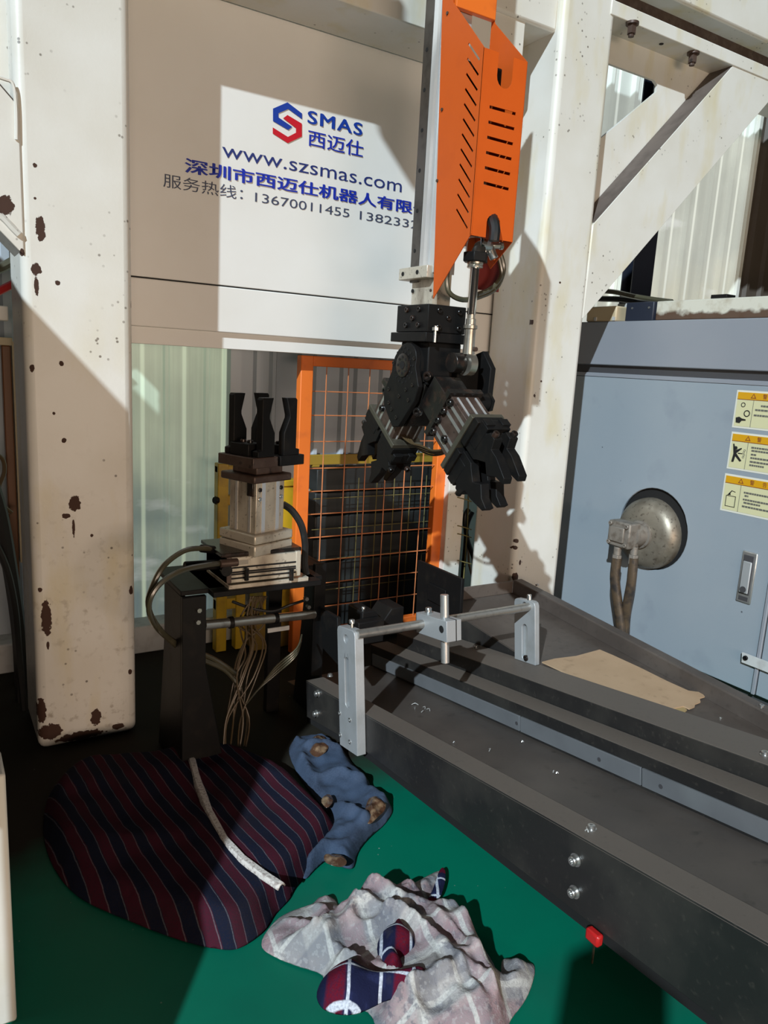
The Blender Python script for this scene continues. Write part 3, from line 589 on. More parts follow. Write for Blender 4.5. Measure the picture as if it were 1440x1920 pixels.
# ------------------------------------------------------------------ orange mesh fence behind the panel
FY = 2.33
fe = thing('mesh_fence_panel', 'orange framed wire mesh fence door under the sign panel', 'fence', (1.42, FY, 0))
fx0, fx1 = at(560, 830, 'Y', FY).x, at(583, 830, 'Y', FY).x; fx2, fx3 = at(814, 950, 'Y', FY).x, at(834, 950, 'Y', FY).x
fz1, fz0 = at(600, 668, 'Y', FY).z, at(760, 1182, 'Y', FY).z; fzt = at(650, 690, 'Y', FY).z; fzb = at(760, 1158, 'Y', FY).z
MB().box(fx0, fx1, FY, FY+.035, .004, fz1).build('fence_post', M['fence_orange'], fe, bevel=.003)
MB().box(fx2, fx3, FY, FY+.035, .004, fz1).build('fence_post', M['fence_orange'], fe, bevel=.003)
MB().box(fx1, fx2, FY+.002, FY+.033, fzt, fz1).build('fence_rail', M['fence_orange'], fe, bevel=.003)
MB().box(fx1, fx2, FY+.002, FY+.033, max(fz0, .01), fzb).build('fence_rail', M['fence_orange'], fe, bevel=.003)
for x in (600.5, 640, 678.5, 716, 751.5, 784.5, 814):
    q = at(x, 1000, 'Y', FY+.012).x; MB().cyl((q, FY+.012, fzb), (q, FY+.012, fzt+.005), .0021, 6).build('wire', M['wire'], fe)
for y in (734, 779, 828, 878, 921, 963.5, 1007, 1051, 1094, 1138):
    q = at(600, y, 'Y', FY+.016).z; MB().cyl((fx1, FY+.016, q), (fx2, FY+.016, q), .0021, 6).build('wire', M['wire'], fe)
oy = 2.50
of = thing('wire_mesh_sheet', 'dull ochre wire mesh sheet standing behind the orange fence', 'fence', (1.5, oy, 0))
oz = at(700, 895, 'Y', oy).z
for x in (640, 668, 702, 734, 764, 793):
    q = at(x, 1000, 'Y', oy).x; MB().cyl((q, oy, .004), (q, oy, oz), .002, 5).build('wire', M['old_wire'], of)
for y in (930, 985, 1040, 1095):
    q = at(700, y, 'Y', oy+.004).z; MB().cyl((at(585, 1000, 'Y', oy).x, oy+.004, q), (at(830, 1000, 'Y', oy).x, oy+.004, q), .0018, 5).build('wire', M['old_wire'], of)
st_ = thing('steel_slab_stack', 'dark stack of flat steel slabs behind the mesh fences', 'slabs', (1.75, 2.58, 0))
zs = at(700, 874, 'Y', 2.56).z; ns = 7
for i in range(ns):
    a = zs*i/ns; sh = (-.01, .012, 0, .015, -.006, .008, 0)[i]
    MB().box(at(585, 1000, 'Y', 2.56).x, at(860, 1000, 'Y', 2.56).x, 2.535+abs(sh), 2.605, a+.001, a+zs/ns-.004).build('slab', M['dark_low'], st_, bevel=.004)
gb = thing('guard_bar', 'dull gold horizontal rail seen through the orange mesh', 'rail', (1.7, 2.62, 0))
zg0, zg1 = at(700, 868.5, 'Y', 2.62).z, at(700, 850.5, 'Y', 2.62).z; gx0, gx1 = at(570, 860, 'Y', 2.62).x, at(875, 860, 'Y', 2.62).x
MB().box(gx0, gx1, 2.612, 2.625, zg0, zg1).build('bar', M['gold_bar'], gb, bevel=.002)
for x in (gx0+.05, gx1-.05): MB().box(x-.015, x+.015, 2.613, 2.634, .0, zg0+.01).build('bar_post', M['gold_bar'], gb)
# yellow guard rail and bin behind the chuck station
yy = 2.48
gr = thing('yellow_guard_rail', 'yellow two post guard rail by the translucent wall sheet', 'guard rail', (.98, yy, 0))
zt2 = at(420, 868, 'Y', yy).z
for a, b_ in ((404, 424), (441, 459)):
    MB().box(at(a, 1000, 'Y', yy).x, at(b_, 1000, 'Y', yy).x, yy-.02, yy+.02, .002, zt2).build('rail_post', M['yellow'], gr, bevel=.003)
for a, b_ in ((872, 886), (928, 946), (1120, 1140)):
    MB().box(at(404, 1000, 'Y', yy).x, at(459, 1000, 'Y', yy).x, yy-.015, yy+.015, at(430, b_, 'Y', yy).z, at(430, a, 'Y', yy).z).build('cross_rail', M['yellow'], gr, bevel=.003)
MB().cyl(at(402, 938, 'Y', yy-.025), at(408, 938, 'Y', yy-.02), .012, 10).build('rail_bolt', M['black'], gr)
yb = thing('yellow_bin', 'tall bright yellow bin half hidden behind the chuck station', 'bin', (1.2, 2.45, 0))
bx_0, bx_1 = at(497, 1000, 'Y', 2.42).x, at(553, 1000, 'Y', 2.42).x; bz1 = at(540, 906, 'Y', 2.42).z; bzm = at(540, 1170, 'Y', 2.42).z
MB().box(bx_0, bx_1, 2.42, 2.56, bzm+.03, bz1).build('bin_body', M['yellow'], yb, bevel=.006)
MB().box(bx_0-.035, bx_1+.004, 2.415, 2.56, .002, bzm+.02).build('bin_base', M['ochre'], yb, bevel=.006)
MB().box(bx_0-.004, bx_1+.004, 2.414, 2.566, bz1-.012, bz1+.012).build('bin_rim', M['yellow'], yb, bevel=.004)

# ------------------------------------------------------------------ things left of the left column
lb = thing('brown_frame_post', 'orange brown post with cream frame at the far left edge', 'post', (.2, 2.45, 0))
ly = 2.45
MB().box(at(9, 800, 'Y', ly).x, at(26, 800, 'Y', ly).x, ly, ly+.04, .002, at(15, 648, 'Y', ly).z).build('post_body', M['brown_post'], lb, bevel=.003)
MB().box(at(-40, 800, 'Y', ly).x, at(30, 800, 'Y', ly).x, ly-.004, ly+.03, at(15, 648, 'Y', ly).z, at(15, 633, 'Y', ly).z).build('frame_head', M['cream'], lb, bevel=.002)
MB().box(at(28, 800, 'Y', ly).x, at(33, 800, 'Y', ly).x, ly-.004, ly+.03, .4, at(15, 640, 'Y', ly).z).build('frame_side', M['cream'], lb)
wb = tag(MB().box(at(-60, 590, 'Y', 2.3).x, LX0-.004, 2.29, 2.33, at(10, 602, 'Y', 2.3).z, at(10, 574, 'Y', 2.3).z).build('cable_bar', M['white'], None, bevel=.003), 'short white horizontal bar joining the left column behind', 'bar')
def px_hose(name, label, pts, Y, r, m, cat='hose', seg=8):
    o = MB().tube([at(p[0], p[1], 'Y', p[2] if len(p) > 2 else Y) for p in pts], r, seg).build(name, m, None); return tag(o, label, cat)
px_hose('supply_hose', 'khaki brown hose crossing behind the left column, upper of two', [(-30,512),(0,503),(25,490),(48,478)], 2.38, .013, M['hose'])
px_hose('red_hose', 'red hose crossing behind the left column below the khaki one', [(-30,560),(0,545),(22,534),(48,522)], 2.38, .011, M['red'])
px_hose('looped_cable', 'thin brown cable looping down at the left edge', [(-20,845),(4,860),(8,885),(-2,915),(4,945),(22,962)], 2.36, .006, M['thin_hose'], 'cable')
px_hose('cable_bundle', 'thick black cable bundle hanging down beside the left column', [(-25,880),(0,960),(18,1060),(35,1180),(42,1300),(46,1390,2.3)], 2.34, .020, M['rubber'], 'cable')
px_hose('black_cable', 'thinner black cable in front of the thick bundle at far left', [(-25,990),(10,1060),(28,1140),(36,1230),(52,1380,2.25)], 2.30, .010, M['rubber'], 'cable')

# ------------------------------------------------------------------ chuck station and its stand
SX, SY = .712, 1.75
def sz(y, x=480): return at(x, y, 'Y', SY).z
stand = thing('turnover_station', 'turnover station with black V-jaws on square aluminium cylinder and black stand', 'turnover station', (.74, 1.78, 0))
lx0_, lx1_ = at(342, 1250, 'Y', SY-.06).x, at(386, 1250, 'Y', SY-.06).x
ztp = sz(1105, 360)
lxm = at(420, 1400, 'Y', SY-.06).x
def leg(x, w, y0, y1, flare):
    b = MB(); b.plate([(x, .0), (x+w+flare, .0), (x+w, ztp*.62), (x+w, ztp), (x, ztp)], (0, y1, 0), (1,0,0), (0,0,1), y1-y0); return b
leg(lx0_, lx1_-lx0_, SY-.06, SY-.045, .055).build('leg', M['black'], stand, bevel=.002)
MB().plate([(SY-.045, 0), (SY+.16, 0), (SY+.10, ztp*.7), (SY+.10, ztp), (SY-.045, ztp)], (lx0_, 0, 0), (0,1,0), (0,0,1), .012).build('leg_web', M['black'], stand, bevel=.002)
RL = SY+.085
rxx = at(588, 1150, 'Y', RL).x; rxe = at(609, 1150, 'Y', RL).x
MB().box(rxx, rxe, RL, RL+.015, 0, sz(1075, 600)).build('leg', M['black'], stand, bevel=.002)
MB().plate([(RL+.015, 0), (RL+.17, 0), (RL+.12, ztp*.7), (RL+.12, ztp), (RL+.015, ztp)], (rxe-.012, 0, 0), (0,1,0), (0,0,1), .012).build('leg_web', M['black'], stand, bevel=.002)
tpx = at(603, 1080, 'Y', SY-.04).x
MB().box(lx0_, tpx, SY-.045, SY+.14, ztp, ztp+.012).build('top_plate', M['black'], stand, bevel=.002)
MB().box(at(500, 1300, 'Y', SY+.2).x, at(524, 1300, 'Y', SY+.2).x, SY+.2, SY+.225, 0, ztp).build('leg', M['black'], stand, bevel=.002)
MB().box(lx0_+.02, rxe, SY+.10, SY+.225, ztp-.02, ztp-.001).build('rear_rail', M['black'], stand, bevel=.002)
ra = at(382, 1172, 'Y', SY-.03); rb = at(588, 1152, 'Y', RL)
rr = MB().cyl(ra, rb, .0125, 18).build('tie_rod', M['nickel'], stand)
for t in (.22, .62):
    p = ra.lerp(rb, t); MB().cyl(p-Vector((.006,0,0)), p+Vector((.006,0,0)), .0155, 14).build('rod_collar', M['black'], rr)
p = ra.lerp(rb, .58); MB().box(p.x-.018, p.x+.045, p.y-.02, p.y-.016, p.z-.032, p.z-.02).build('cable_tag', M['kerb'], rr)
for px, py in ((372,1143),(370,1165),(573,1122),(577,1137)):
    p = at(px, py, 'Y', SY-.062 if px < 400 else RL-.002); MB().cyl(p+Vector((0,.004,0)), p-Vector((0,.01,0)), .006, 6).build('hex_bolt', M['steel'], stand)

chk = stand
z0 = ztp+.012
# axis-aligned base plate + rotary actuator block
def axbox(l, r, yt, yb, y0, y1, name, m, bev=.002, par=None):
    a = at(l, (yt+yb)/2, 'Y', y0); b = at(r, (yt+yb)/2, 'Y', y0); t = at(l, yt, 'Y', y0).z; bo = at(l, yb, 'Y', y0).z
    return MB().box(a.x, b.x, y0, y1, bo, t).build(name, m, par or chk, bevel=bev)
YB = SY-.07
c0, c1 = at(429, 1105, 'Y', YB), at(579, 1082, 'Y', YB); pz0 = at(429, 1115, 'Y', YB).z; pz1 = at(429, 1098, 'Y', YB).z
MB().box(c0.x, c1.x, YB, YB+.17, pz0, pz1).build('base_plate', M['alu_dirty'], chk, bevel=.002)
MB().box(lx1_+.01, tpx-.02, YB-.01, YB+.19, z0, pz0-.001).build('mounting_plate', M['black'], chk, bevel=.002)
ba = at(425, 1060, 'Y', YB-.002).x; bb = at(563, 1050, 'Y', YB-.002).x; zq0 = at(429, 1094, 'Y', YB).z; zq1 = at(429, 1046, 'Y', YB).z
act = MB().box(ba, bb, YB-.002, YB+.15, zq0, zq1).build('rotary_actuator', M['alu_dirty'], chk, bevel=.002)
for f in (.18, .34, .42, .60): MB().box(ba+.012, bb-.012, YB-.0032, YB-.0015, zq0+(zq1-zq0)*f-.002, zq0+(zq1-zq0)*f+.0022).build('actuator_groove', M['dark_hole'], act)
MB().box(ba+.0, ba+.012, YB-.004, YB+.15, zq0+.001, zq1+.002).build('end_cap', M['rusty_steel'], act, bevel=.001)
MB().box(bb-.012, bb+.001, YB-.004, YB+.15, zq0+.002, zq1+.002).build('end_cap', M['alu_dirty'], act, bevel=.001)
MB().box(ba+.016, ba+.055, YB-.0034, YB-.002, zq0+(zq1-zq0)*.70, zq0+(zq1-zq0)*.88).build('type_plate', M['nickel'], act)
MB().cyl((ba-.002, YB-.01, zq0+.035), (ba-.002, YB+.002, zq0+.035), .014, 14).build('port_plug', M['oil_black'], act)
for px in (462, 546): 
    p = at(px, 1088, 'Y', YB-.012); MB().cyl(p, p+Vector((0,0,.03)), .006, 10).build('stop_screw', M['oil_black'], act)
MB().box(ba-.012, bb+.006, YB+.004, YB+.16, zq1, zq1+.010).build('actuator_cover', M['oil_black'], chk, bevel=.002)
zt0 = sz(1036); MB().cyl((SX+.005, SY, zq1+.010), (SX+.005, SY, sz(1020)), .052, 36).build('turntable', M['alu_dirty'], chk, bevel=.002)
# turned upper part (20 degrees)
R20 = Matrix.Translation((SX, SY, 0)) @ Matrix.Rotation(math.radians(21), 4, 'Z')
def tb(x0, x1, y0, y1, za, zb2, name, m, bev=.002, par=None): return MB(R20).box(x0, x1, y0, y1, za, zb2).build(name, m, par or chk, bevel=bev)
tb(-.066, .066, -.066, .066, sz(1029), sz(1008), 'flange_plate', M['alu_dirty'], .004)
tb(-.066, .066, -.066, .066, sz(1007), sz(990), 'flange_plate', M['alu_dirty'], .004)
zc0, zc1 = sz(992), sz(898)
cyl_ = tb(-.048, .048, -.048, .048, zc0, zc1, 'cylinder_body', M['alu_dirty'], .002)
for x in (-.030, .018):
    tb(x, x+.012, -.0495, -.0475, zc0, zc1, 'body_groove', M['profile'], 0, cyl_)
    MB(R20).box(-.0495, -.0475, x, x+.008, zc0, zc1).build('body_groove', M['profile'], cyl_)
for x, z in ((-.036,.86),(.036,.86),(-.036,.68),(.036,.68)):
    MB(R20).bolt((x, -.048, zc0+(zc1-zc0)*z), (0,-1,0), .0055, .003).build('socket_bolt', M['oil_black'] if z > .8 else M['steel'], cyl_)
tb(-.053, -.047, -.04, -.02, zc1-.035, zc1, 'side_latch', M['oil_black'], .001)
tb(-.066, .062, -.060, .064, zc1, sz(884), 'guide_plate', M['rusty_steel'], .004)
tb(-.044, .044, -.044, .044, sz(884), sz(868), 'slide_block', M['rusty_steel'], .002)
tb(-.086, -.004, -.076, .05, sz(868), sz(849), 'jaw_base', M['rusty_steel'], .002)
tb(.004, .088, -.076, .05, sz(868), sz(849), 'jaw_base', M['black'], .002)
zj0, zj1 = sz(849), sz(742)
def vjaw(sg, y0, top, name='v_jaw'):
    H = top-zj0; pts = [(.016, 0), (.070, 0), (.070, .10*H), (.058, .12*H), (.058, .97*H), (.054, H), (.022, H), (.034, .70*H), (.034, .66*H), (.016, .40*H)]
    b = MB(R20); b.plate([(sg*a, zj0+c) for a, c in pts], (0, y0, 0), (1,0,0), (0,0,1), .020); return b.build(name, M['black'], chk, bevel=.0015)
vjaw(-1, -.055, zj1); vjaw(-1, .045, sz(738)); vjaw(1, -.055, zj1); vjaw(1, .045, sz(738))
tb(-.074, -.024, -.045, .02, zj0, zj0+.030, 'jaw_foot', M['black'], .002)
tb(.030, .074, -.045, .02, zj0, zj0+.022, 'jaw_foot', M['black'], .002)
for x, y in ((-.05,-.025),(-.05,0),(.05,-.02)): MB(R20).bolt((x, y, zj0+.030 if x < 0 else zj0+.022), (0,0,1), .007, .007).build('socket_bolt', M['oil_black'], chk)
# hoses of the station
def station_hose(name, pts, r, m): return tube_px(pts, SY, r, name, m, chk)
station_hose('thick_cable', [(530,945,SY-.01),(548,958,SY-.02),(565,985,SY-.03),(572,1020,SY-.03),(571,1055,SY-.03),(575,1078,SY-.04)], .009, M['rubber'])
station_hose('air_hose', [(398,1030,SY+.0),(378,1028,SY-.03),(345,1033,SY-.06),(308,1060,SY-.09),(286,1100,SY-.10),(278,1135,SY-.10),(296,1175,SY-.08),(330,1205,SY-.0),(400,1235,SY+.05),(445,1265,SY+.04)], .0065, M['hose'])
station_hose('air_hose', [(415,1056,SY-.07),(385,1060,SY-.09),(340,1070,SY-.11),(300,1095,SY-.12),(280,1130,SY-.12),(286,1165,SY-.10),(312,1195,SY-.03),(352,1225,SY+.03),(420,1255,SY+.05),(450,1290,SY+.04)], .0065, M['hose'])
MB().cyl(at(376, 1028, 'Y', SY-.01), at(402, 1031, 'Y', SY), .010, 12).build('hose_fitting', M['black'], chk, bevel=.002)
MB().cyl(at(346, 1062, 'Y', SY-.05), at(412, 1058, 'Y', SY-.04), .012, 12).build('silencer', M['black'], chk, bevel=.002)
MB().cyl(at(412, 1057, 'Y', SY-.075), at(446, 1054, 'Y', SY-.075), .010, 12).build('hose_fitting', M['rusty_steel'], chk, bevel=.002)
for i in range(11):
    a = 470+random.uniform(-26, 26); b_ = 455+random.uniform(-18, 28); e = 440+random.uniform(-18, 34)
    station_hose('thin_hose', [(470+i*3, 1118, SY+.02), (a, 1170, SY+.02+.004*i), (b_+18, 1215+random.uniform(-20,20), SY+.02+.005*i), (b_, 1270, SY+.02+.005*i), (e, 1345, SY+.0+.004*i), (e-6, 1400, SY-.02)], .0024, M['thin_hose'])
for i in range(4):
    station_hose('thin_hose', [(462,1320,SY), (485+3*i,1292-4*i,SY-.01), (520,1262-5*i,SY-.02), (556,1228-4*i,SY-.03), (566,1190,SY+.02)], .0022, M['hose'])
tube_px([(436,1128,SY+.03),(470,1140,SY+.03),(510,1146,SY+.02),(545,1134,SY+.02),(570,1126,SY+.0)], SY, .004, 'thin_hose', M['rubber'], chk)
# ------------------------------------------------------------------ feed chute (descends 8 degrees away from the camera)
TH = math.radians(8.06); ct, st2 = math.cos(TH), math.sin(TH)
P0 = at(692, 1345, 'X', .9)
U, W_ = Vector((0, -ct, st2)), Vector((0, st2, ct))
CH = Matrix(((1, 0, 0, 0), (0, -ct, st2, P0.y), (0, st2, ct, P0.z), (0, 0, 0, 1)))    # (X, u, w) -> world
def cp(x, u, wv): return CH @ Vector((x, u, wv))
def cl_(px, py, wv):   # chute coordinates of a pixel on the level w
    p = onp(px, py, P0+W_*wv, W_); return Vector((p.x, (p-P0).dot(U), wv))
ch = thing('feed_chute', 'dark steel feed chute with two long channels sloping towards the fence', 'chute', (1.1, 1.3, 0))
def cb(x0, x1, u0, u1, w0, w1, name, m, bev=.002, par=None): return MB(CH).box(x0, x1, u0, u1, w0, w1).build(name, m, par or ch, bevel=bev)
UE = 1.32; UN = -.36
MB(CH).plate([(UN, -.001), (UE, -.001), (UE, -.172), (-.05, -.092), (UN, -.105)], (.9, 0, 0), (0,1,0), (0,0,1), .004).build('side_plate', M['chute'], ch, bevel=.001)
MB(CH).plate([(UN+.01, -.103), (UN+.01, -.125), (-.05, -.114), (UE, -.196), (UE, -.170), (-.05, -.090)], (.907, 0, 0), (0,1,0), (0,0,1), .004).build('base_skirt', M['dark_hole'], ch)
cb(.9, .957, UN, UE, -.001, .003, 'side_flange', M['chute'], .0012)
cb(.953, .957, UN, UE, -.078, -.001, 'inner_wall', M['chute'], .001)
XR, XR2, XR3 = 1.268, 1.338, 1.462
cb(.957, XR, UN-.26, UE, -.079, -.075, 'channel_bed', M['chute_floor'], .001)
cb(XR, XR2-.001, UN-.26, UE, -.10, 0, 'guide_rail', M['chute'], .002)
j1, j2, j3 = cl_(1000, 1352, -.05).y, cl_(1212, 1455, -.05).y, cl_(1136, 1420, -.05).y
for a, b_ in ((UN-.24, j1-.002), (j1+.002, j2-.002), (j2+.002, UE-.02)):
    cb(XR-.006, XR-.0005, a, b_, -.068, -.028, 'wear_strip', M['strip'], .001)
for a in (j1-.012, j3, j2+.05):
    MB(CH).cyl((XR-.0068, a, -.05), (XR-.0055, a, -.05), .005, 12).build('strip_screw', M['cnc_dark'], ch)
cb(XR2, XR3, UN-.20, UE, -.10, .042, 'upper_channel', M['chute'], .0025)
# legs under the chute (hidden mostly)
for u_ in (.30, 1.1):
    for x in (1.12, 1.40):
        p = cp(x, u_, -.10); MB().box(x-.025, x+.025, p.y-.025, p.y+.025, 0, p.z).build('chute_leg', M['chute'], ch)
def cbolt(px, py, wv=None, X=None, r=.007, h=.006):
    if X is None:
        q = cl_(px, py, wv); MB(CH).cyl((q.x, q.y, wv), (q.x, q.y, wv+.002), r*1.3, 14).build('washer', M['steel'], ch); MB(CH).bolt((q.x, q.y, wv+.002), (0,0,1), r, h).build('socket_bolt', M['steel'], ch)
    else:
        p = at(px, py, 'X', X); MB().cyl(p, p-Vector((.002,0,0)), r*1.35, 14).build('washer', M['steel'], ch); MB().bolt(p-Vector((.002,0,0)), (-1,0,0), r, h).build('socket_bolt', M['steel'], ch)
cbolt(619, 1268, .003); cbolt(1109, 1555, .003); cbolt(892, 1215, .042); cbolt(1434, 1416, .042)
for px, py in ((597, 1300), (594, 1338), (1080, 1612), (1078, 1672)): cbolt(px, py, X=.8995, r=.0085, h=.009)
# upright guard plate and V block at the far end
gp = [at(x, y, 'X', 1.43) for x, y in ((783,1050),(866,1086),(862,1150),(778,1195))]
MB().plate([(q.y, q.z) for q in gp], (1.43, 0, 0), (0,1,0), (0,0,1), .012).build('upright_plate', M['black'], ch, bevel=.002)
MB().cbox((gp[0]+gp[3])/2*.5+(gp[1]+gp[2])/2*.5-Vector((.004,0,-.01)), (.006,.10,.06)).build('guard_pocket', M['black'], ch, bevel=.002)
va = at(712, 1160, 'Y', 1.86)
vb = MB(); vb.plate([(va.x-.075, va.z-.05), (va.x+.075, va.z-.05), (va.x+.075, va.z+.035), (va.x+.03, va.z+.035), (va.x, va.z-.005), (va.x-.03, va.z+.035), (va.x-.075, va.z+.035)], (0, 1.93, 0), (1,0,0), (0,0,1), .09)
vb.build('v_block', M['black'], ch, bevel=.003)
MB().box(va.x-.11, va.x-.02, 1.80, 1.835, va.z-.05, va.z+.02).build('v_block_stop', M['black'], ch, bevel=.003)
MB().bolt((va.x-.055, 1.87, va.z+.035), (0,0,1), .006, .007).build('socket_bolt', M['steel'], ch)
eg = [at(x, y, 'X', .94) for x, y in ((600,1140),(632,1158),(636,1250),(604,1215))]
MB().plate([(q.y, q.z) for q in eg], (.94, 0, 0), (0,1,0), (0,0,1), .012).build('end_guard', M['black'], ch, bevel=.002)
# bright chips lying in the channel
b = MB()
for px, py, l in ((778,1322,.02),(795,1328,.016),(803,1332,.018),(792,1335,.012),(917,1407,.016),(796,1380,.006),(851,1393,.005),(980,1392,.005),(814,1297,.005),(1037,1448,.008),(1045,1451,.005),(1100,1560,.007)):
    q = cl_(px, py, -.074 if py < 1500 else .004); a = random.uniform(0, PI); d = Vector((math.cos(a), math.sin(a), 0))*l/2; o = Vector((0,0,.003))
    b.tube([CH @ (q-d+o*.3), CH @ (q+o*1.5+Vector((d.y, -d.x, 0))*.4), CH @ (q+d+o*.3)], .0011, 5, 3)
o = tag(b.build('metal_chips', M['shav'], None), 'bright metal chips scattered along the chute bed', 'chips'); o['kind'] = 'stuff'

# ------------------------------------------------------------------ part stop on the chute: two brackets, bar, clamp, pin
sg_ = thing('part_stop_gauge', 'aluminium stop gauge with round bar and vertical pin spanning the chute', 'stop gauge', cp(1.15, -.02, .0))
BX0, BX1 = .874, .8995
def bracket(x0, x1, u0, u1, w0, w1, name='bracket', slot=(.10, .135), hole=.2):
    r = .012
    pts = [(u0, w0), (u1, w0), (u1, w1-r), (u1-r*.3, w1-r*.3), (u1-r, w1), (u0+r, w1), (u0+r*.3, w1-r*.3), (u0, w1-r)]
    uc = (u0+u1)/2; sw = .011
    sl = [(uc+sw*math.cos(t), slot[1]+sw*math.sin(t)) for t in [PI*k/6 for k in range(7)]] + [(uc+sw*math.cos(t), slot[0]+sw*math.sin(t)) for t in [PI+PI*k/6 for k in range(7)]]
    hh = [(uc+.011*math.cos(t), hole+.011*math.sin(t)) for t in [2*PI*k/16 for k in range(16)]]
    return MB(CH).plate(pts, (x0, 0, 0), (0,1,0), (0,0,1), x1-x0, holes=[sl, hh]).build(name, M['alu_plate'], sg_, bevel=.0015)
def lu(px, py, X):
    p = at(px, py, 'X', X); return ((p-P0).dot(U), (p-P0).dot(W_))
u0, wt = lu(632, 1180, BX0); u1, _ = lu(665, 1190, BX0); wb_ = lu(650, 1405, BX0)[1]
s0 = lu(650, 1318, BX0)[1]; s1 = lu(648, 1240, BX0)[1]; h0 = lu(646, 1197, BX0)[1]
ROD = Vector((0, -.019, .207))
b1 = bracket(BX0, BX1, u0, u1, wb_, wt+.012, slot=(s0, s1), hole=h0)
MB(CH).box(BX1-.004, BX1-.0015, (u0+u1)/2-.011, (u0+u1)/2+.011, s0-.01, s1+.01).build('slot_back', M['alu_plate'], b1)
for px, py in ((637,1337),(656,1350),(638,1378),(656,1391)):
    p = at(px, py, 'X', BX0); MB().bolt(p+Vector((.002,0,0)), (-1,0,0), .0062, .004).build('socket_bolt', M['steel'], b1)
uc1 = (u0+u1)/2
q = CH @ Vector(((BX0+BX1)/2, uc1+.01, wt+.012)); MB().cyl(q-W_*.004, q+W_*.012, .0035, 8).build('clamp_screw', M['steel'], b1); MB().bolt(q+W_*.012, W_, .0075, .010).build('clamp_screw', M['steel'], b1)
X2 = 1.442
u2, wt2 = lu(964, 1124, X2); u3, _ = lu(1003, 1135, X2)
sb0 = lu(985, 1236, X2)[1]; sb1 = lu(985, 1178, X2)[1]
uc2 = (u2+u3)/2
b2 = bracket(X2, X2+.017, u2, u3, .0425, wt2+.006, slot=(max(sb0, .06), sb1), hole=ROD.z)
MB(CH).box(X2+.0135, X2+.0155, uc2-.011, uc2+.011, sb0-.005, sb1+.01).build('slot_back', M['alu'], b2)
q = CH @ Vector((X2+.008, uc2+.012, wt2+.006)); MB().bolt(q, W_, .0065, .016).build('clamp_screw', M['steel'], b2)
MB(CH).bolt((X2+.002, uc2+.006, .056), (-1,0,0), .009, .006).build('socket_bolt', M['oil_black'], b2)
MB(CH).cyl((BX0+.008, ROD.y, ROD.z), (X2+.006, ROD.y, ROD.z), .0115, 20).build('round_bar', M['rod'], sg_)
# clamp block: runs along u from the bar to the pin
pin = at(836, 1180, 'Y', cp(0, .055, ROD.z).y); px_ = pin.x
cu0, cu1 = ROD.y-.028, .088
cbk = MB(CH).box(px_-.022, px_+.024, cu0, cu1, ROD.z-.028, ROD.z+.026).build('clamp_block', M['alu_plate'], sg_, bevel=.0015)
MB(CH).box(px_+.006, px_+.0085, cu1-.03, cu1+.0006, ROD.z-.0285, ROD.z+.0265).build('clamp_slit', M['dark_hole'], cbk)
MB(CH).cyl((px_-.0225, .066, ROD.z+.002), (px_-.0215, .066, ROD.z+.002), .0095, 16).build('clamp_bolt_hole', M['dark_hole'], cbk)
q = cp(px_, ROD.y-.002, ROD.z+.026); MB().cyl(q, q+W_*.004, .0105, 14).bolt(q+W_*.004, W_, .0085, .010).build('clamp_bolt', M['steel'], cbk)
p1 = at(837, 1116, 'X', px_); p2 = at(836, 1243, 'X', px_)
wA, wB = (p1-P0).dot(W_), (p2-P0).dot(W_)
MB(CH).cyl((px_, .050, wB), (px_, .050, wA), .0108, 22).build('stop_pin', M['alu'], sg_, bevel=.0008)

# ------------------------------------------------------------------ output tray (rises 4.5 degrees away from the camera)
TY = 1.95; SL = .078
def tz(y): return .272 - SL*(TY-y)
def tray_at(px, py, dz=0): return onp(px, py, Vector((0, TY, .272+dz)), Vector((0, -SL, 1)))
tr = thing('output_tray', 'brown grey steel output tray rising beside the machine with a folded rim', 'tray', (1.64, 1.2, 0))
TX0, TX1 = 1.464, 1.823; TN = .12
def tbx(x0, x1, d0, d1, name, m, bev=.001, y0=TN, y1=TY, par=None):
    b = MB(); b.hexa([(x0,y0,tz(y0)+d0),(x1,y0,tz(y0)+d0),(x1,y1,tz(y1)+d0),(x0,y1,tz(y1)+d0),(x0,y0,tz(y0)+d1),(x1,y0,tz(y0)+d1),(x1,y1,tz(y1)+d1),(x0,y1,tz(y1)+d1)]); return b.build(name, m, par or tr, bevel=bev)
tbx(TX0, TX1-.004, -.004, 0, 'tray_bed', M['tray'])
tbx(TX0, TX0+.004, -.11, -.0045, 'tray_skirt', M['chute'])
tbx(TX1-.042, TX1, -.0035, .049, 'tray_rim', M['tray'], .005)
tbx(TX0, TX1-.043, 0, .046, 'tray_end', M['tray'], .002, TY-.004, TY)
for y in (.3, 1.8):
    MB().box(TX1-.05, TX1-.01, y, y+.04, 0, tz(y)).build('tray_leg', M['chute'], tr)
for px, py in ((1007, 1098), (1428, 1325)):
    p = onp(px, py, Vector((0, TY, .272+.049)), Vector((0, -SL, 1))); MB().bolt(p, (0,0,1), .006, .006).build('socket_bolt', M['steel'], tr)
for px, py in ((1351, 1347),): MB().bolt(tray_at(px, py), (0,0,1), .004, .003).build('rivet', M['steel'], tr)
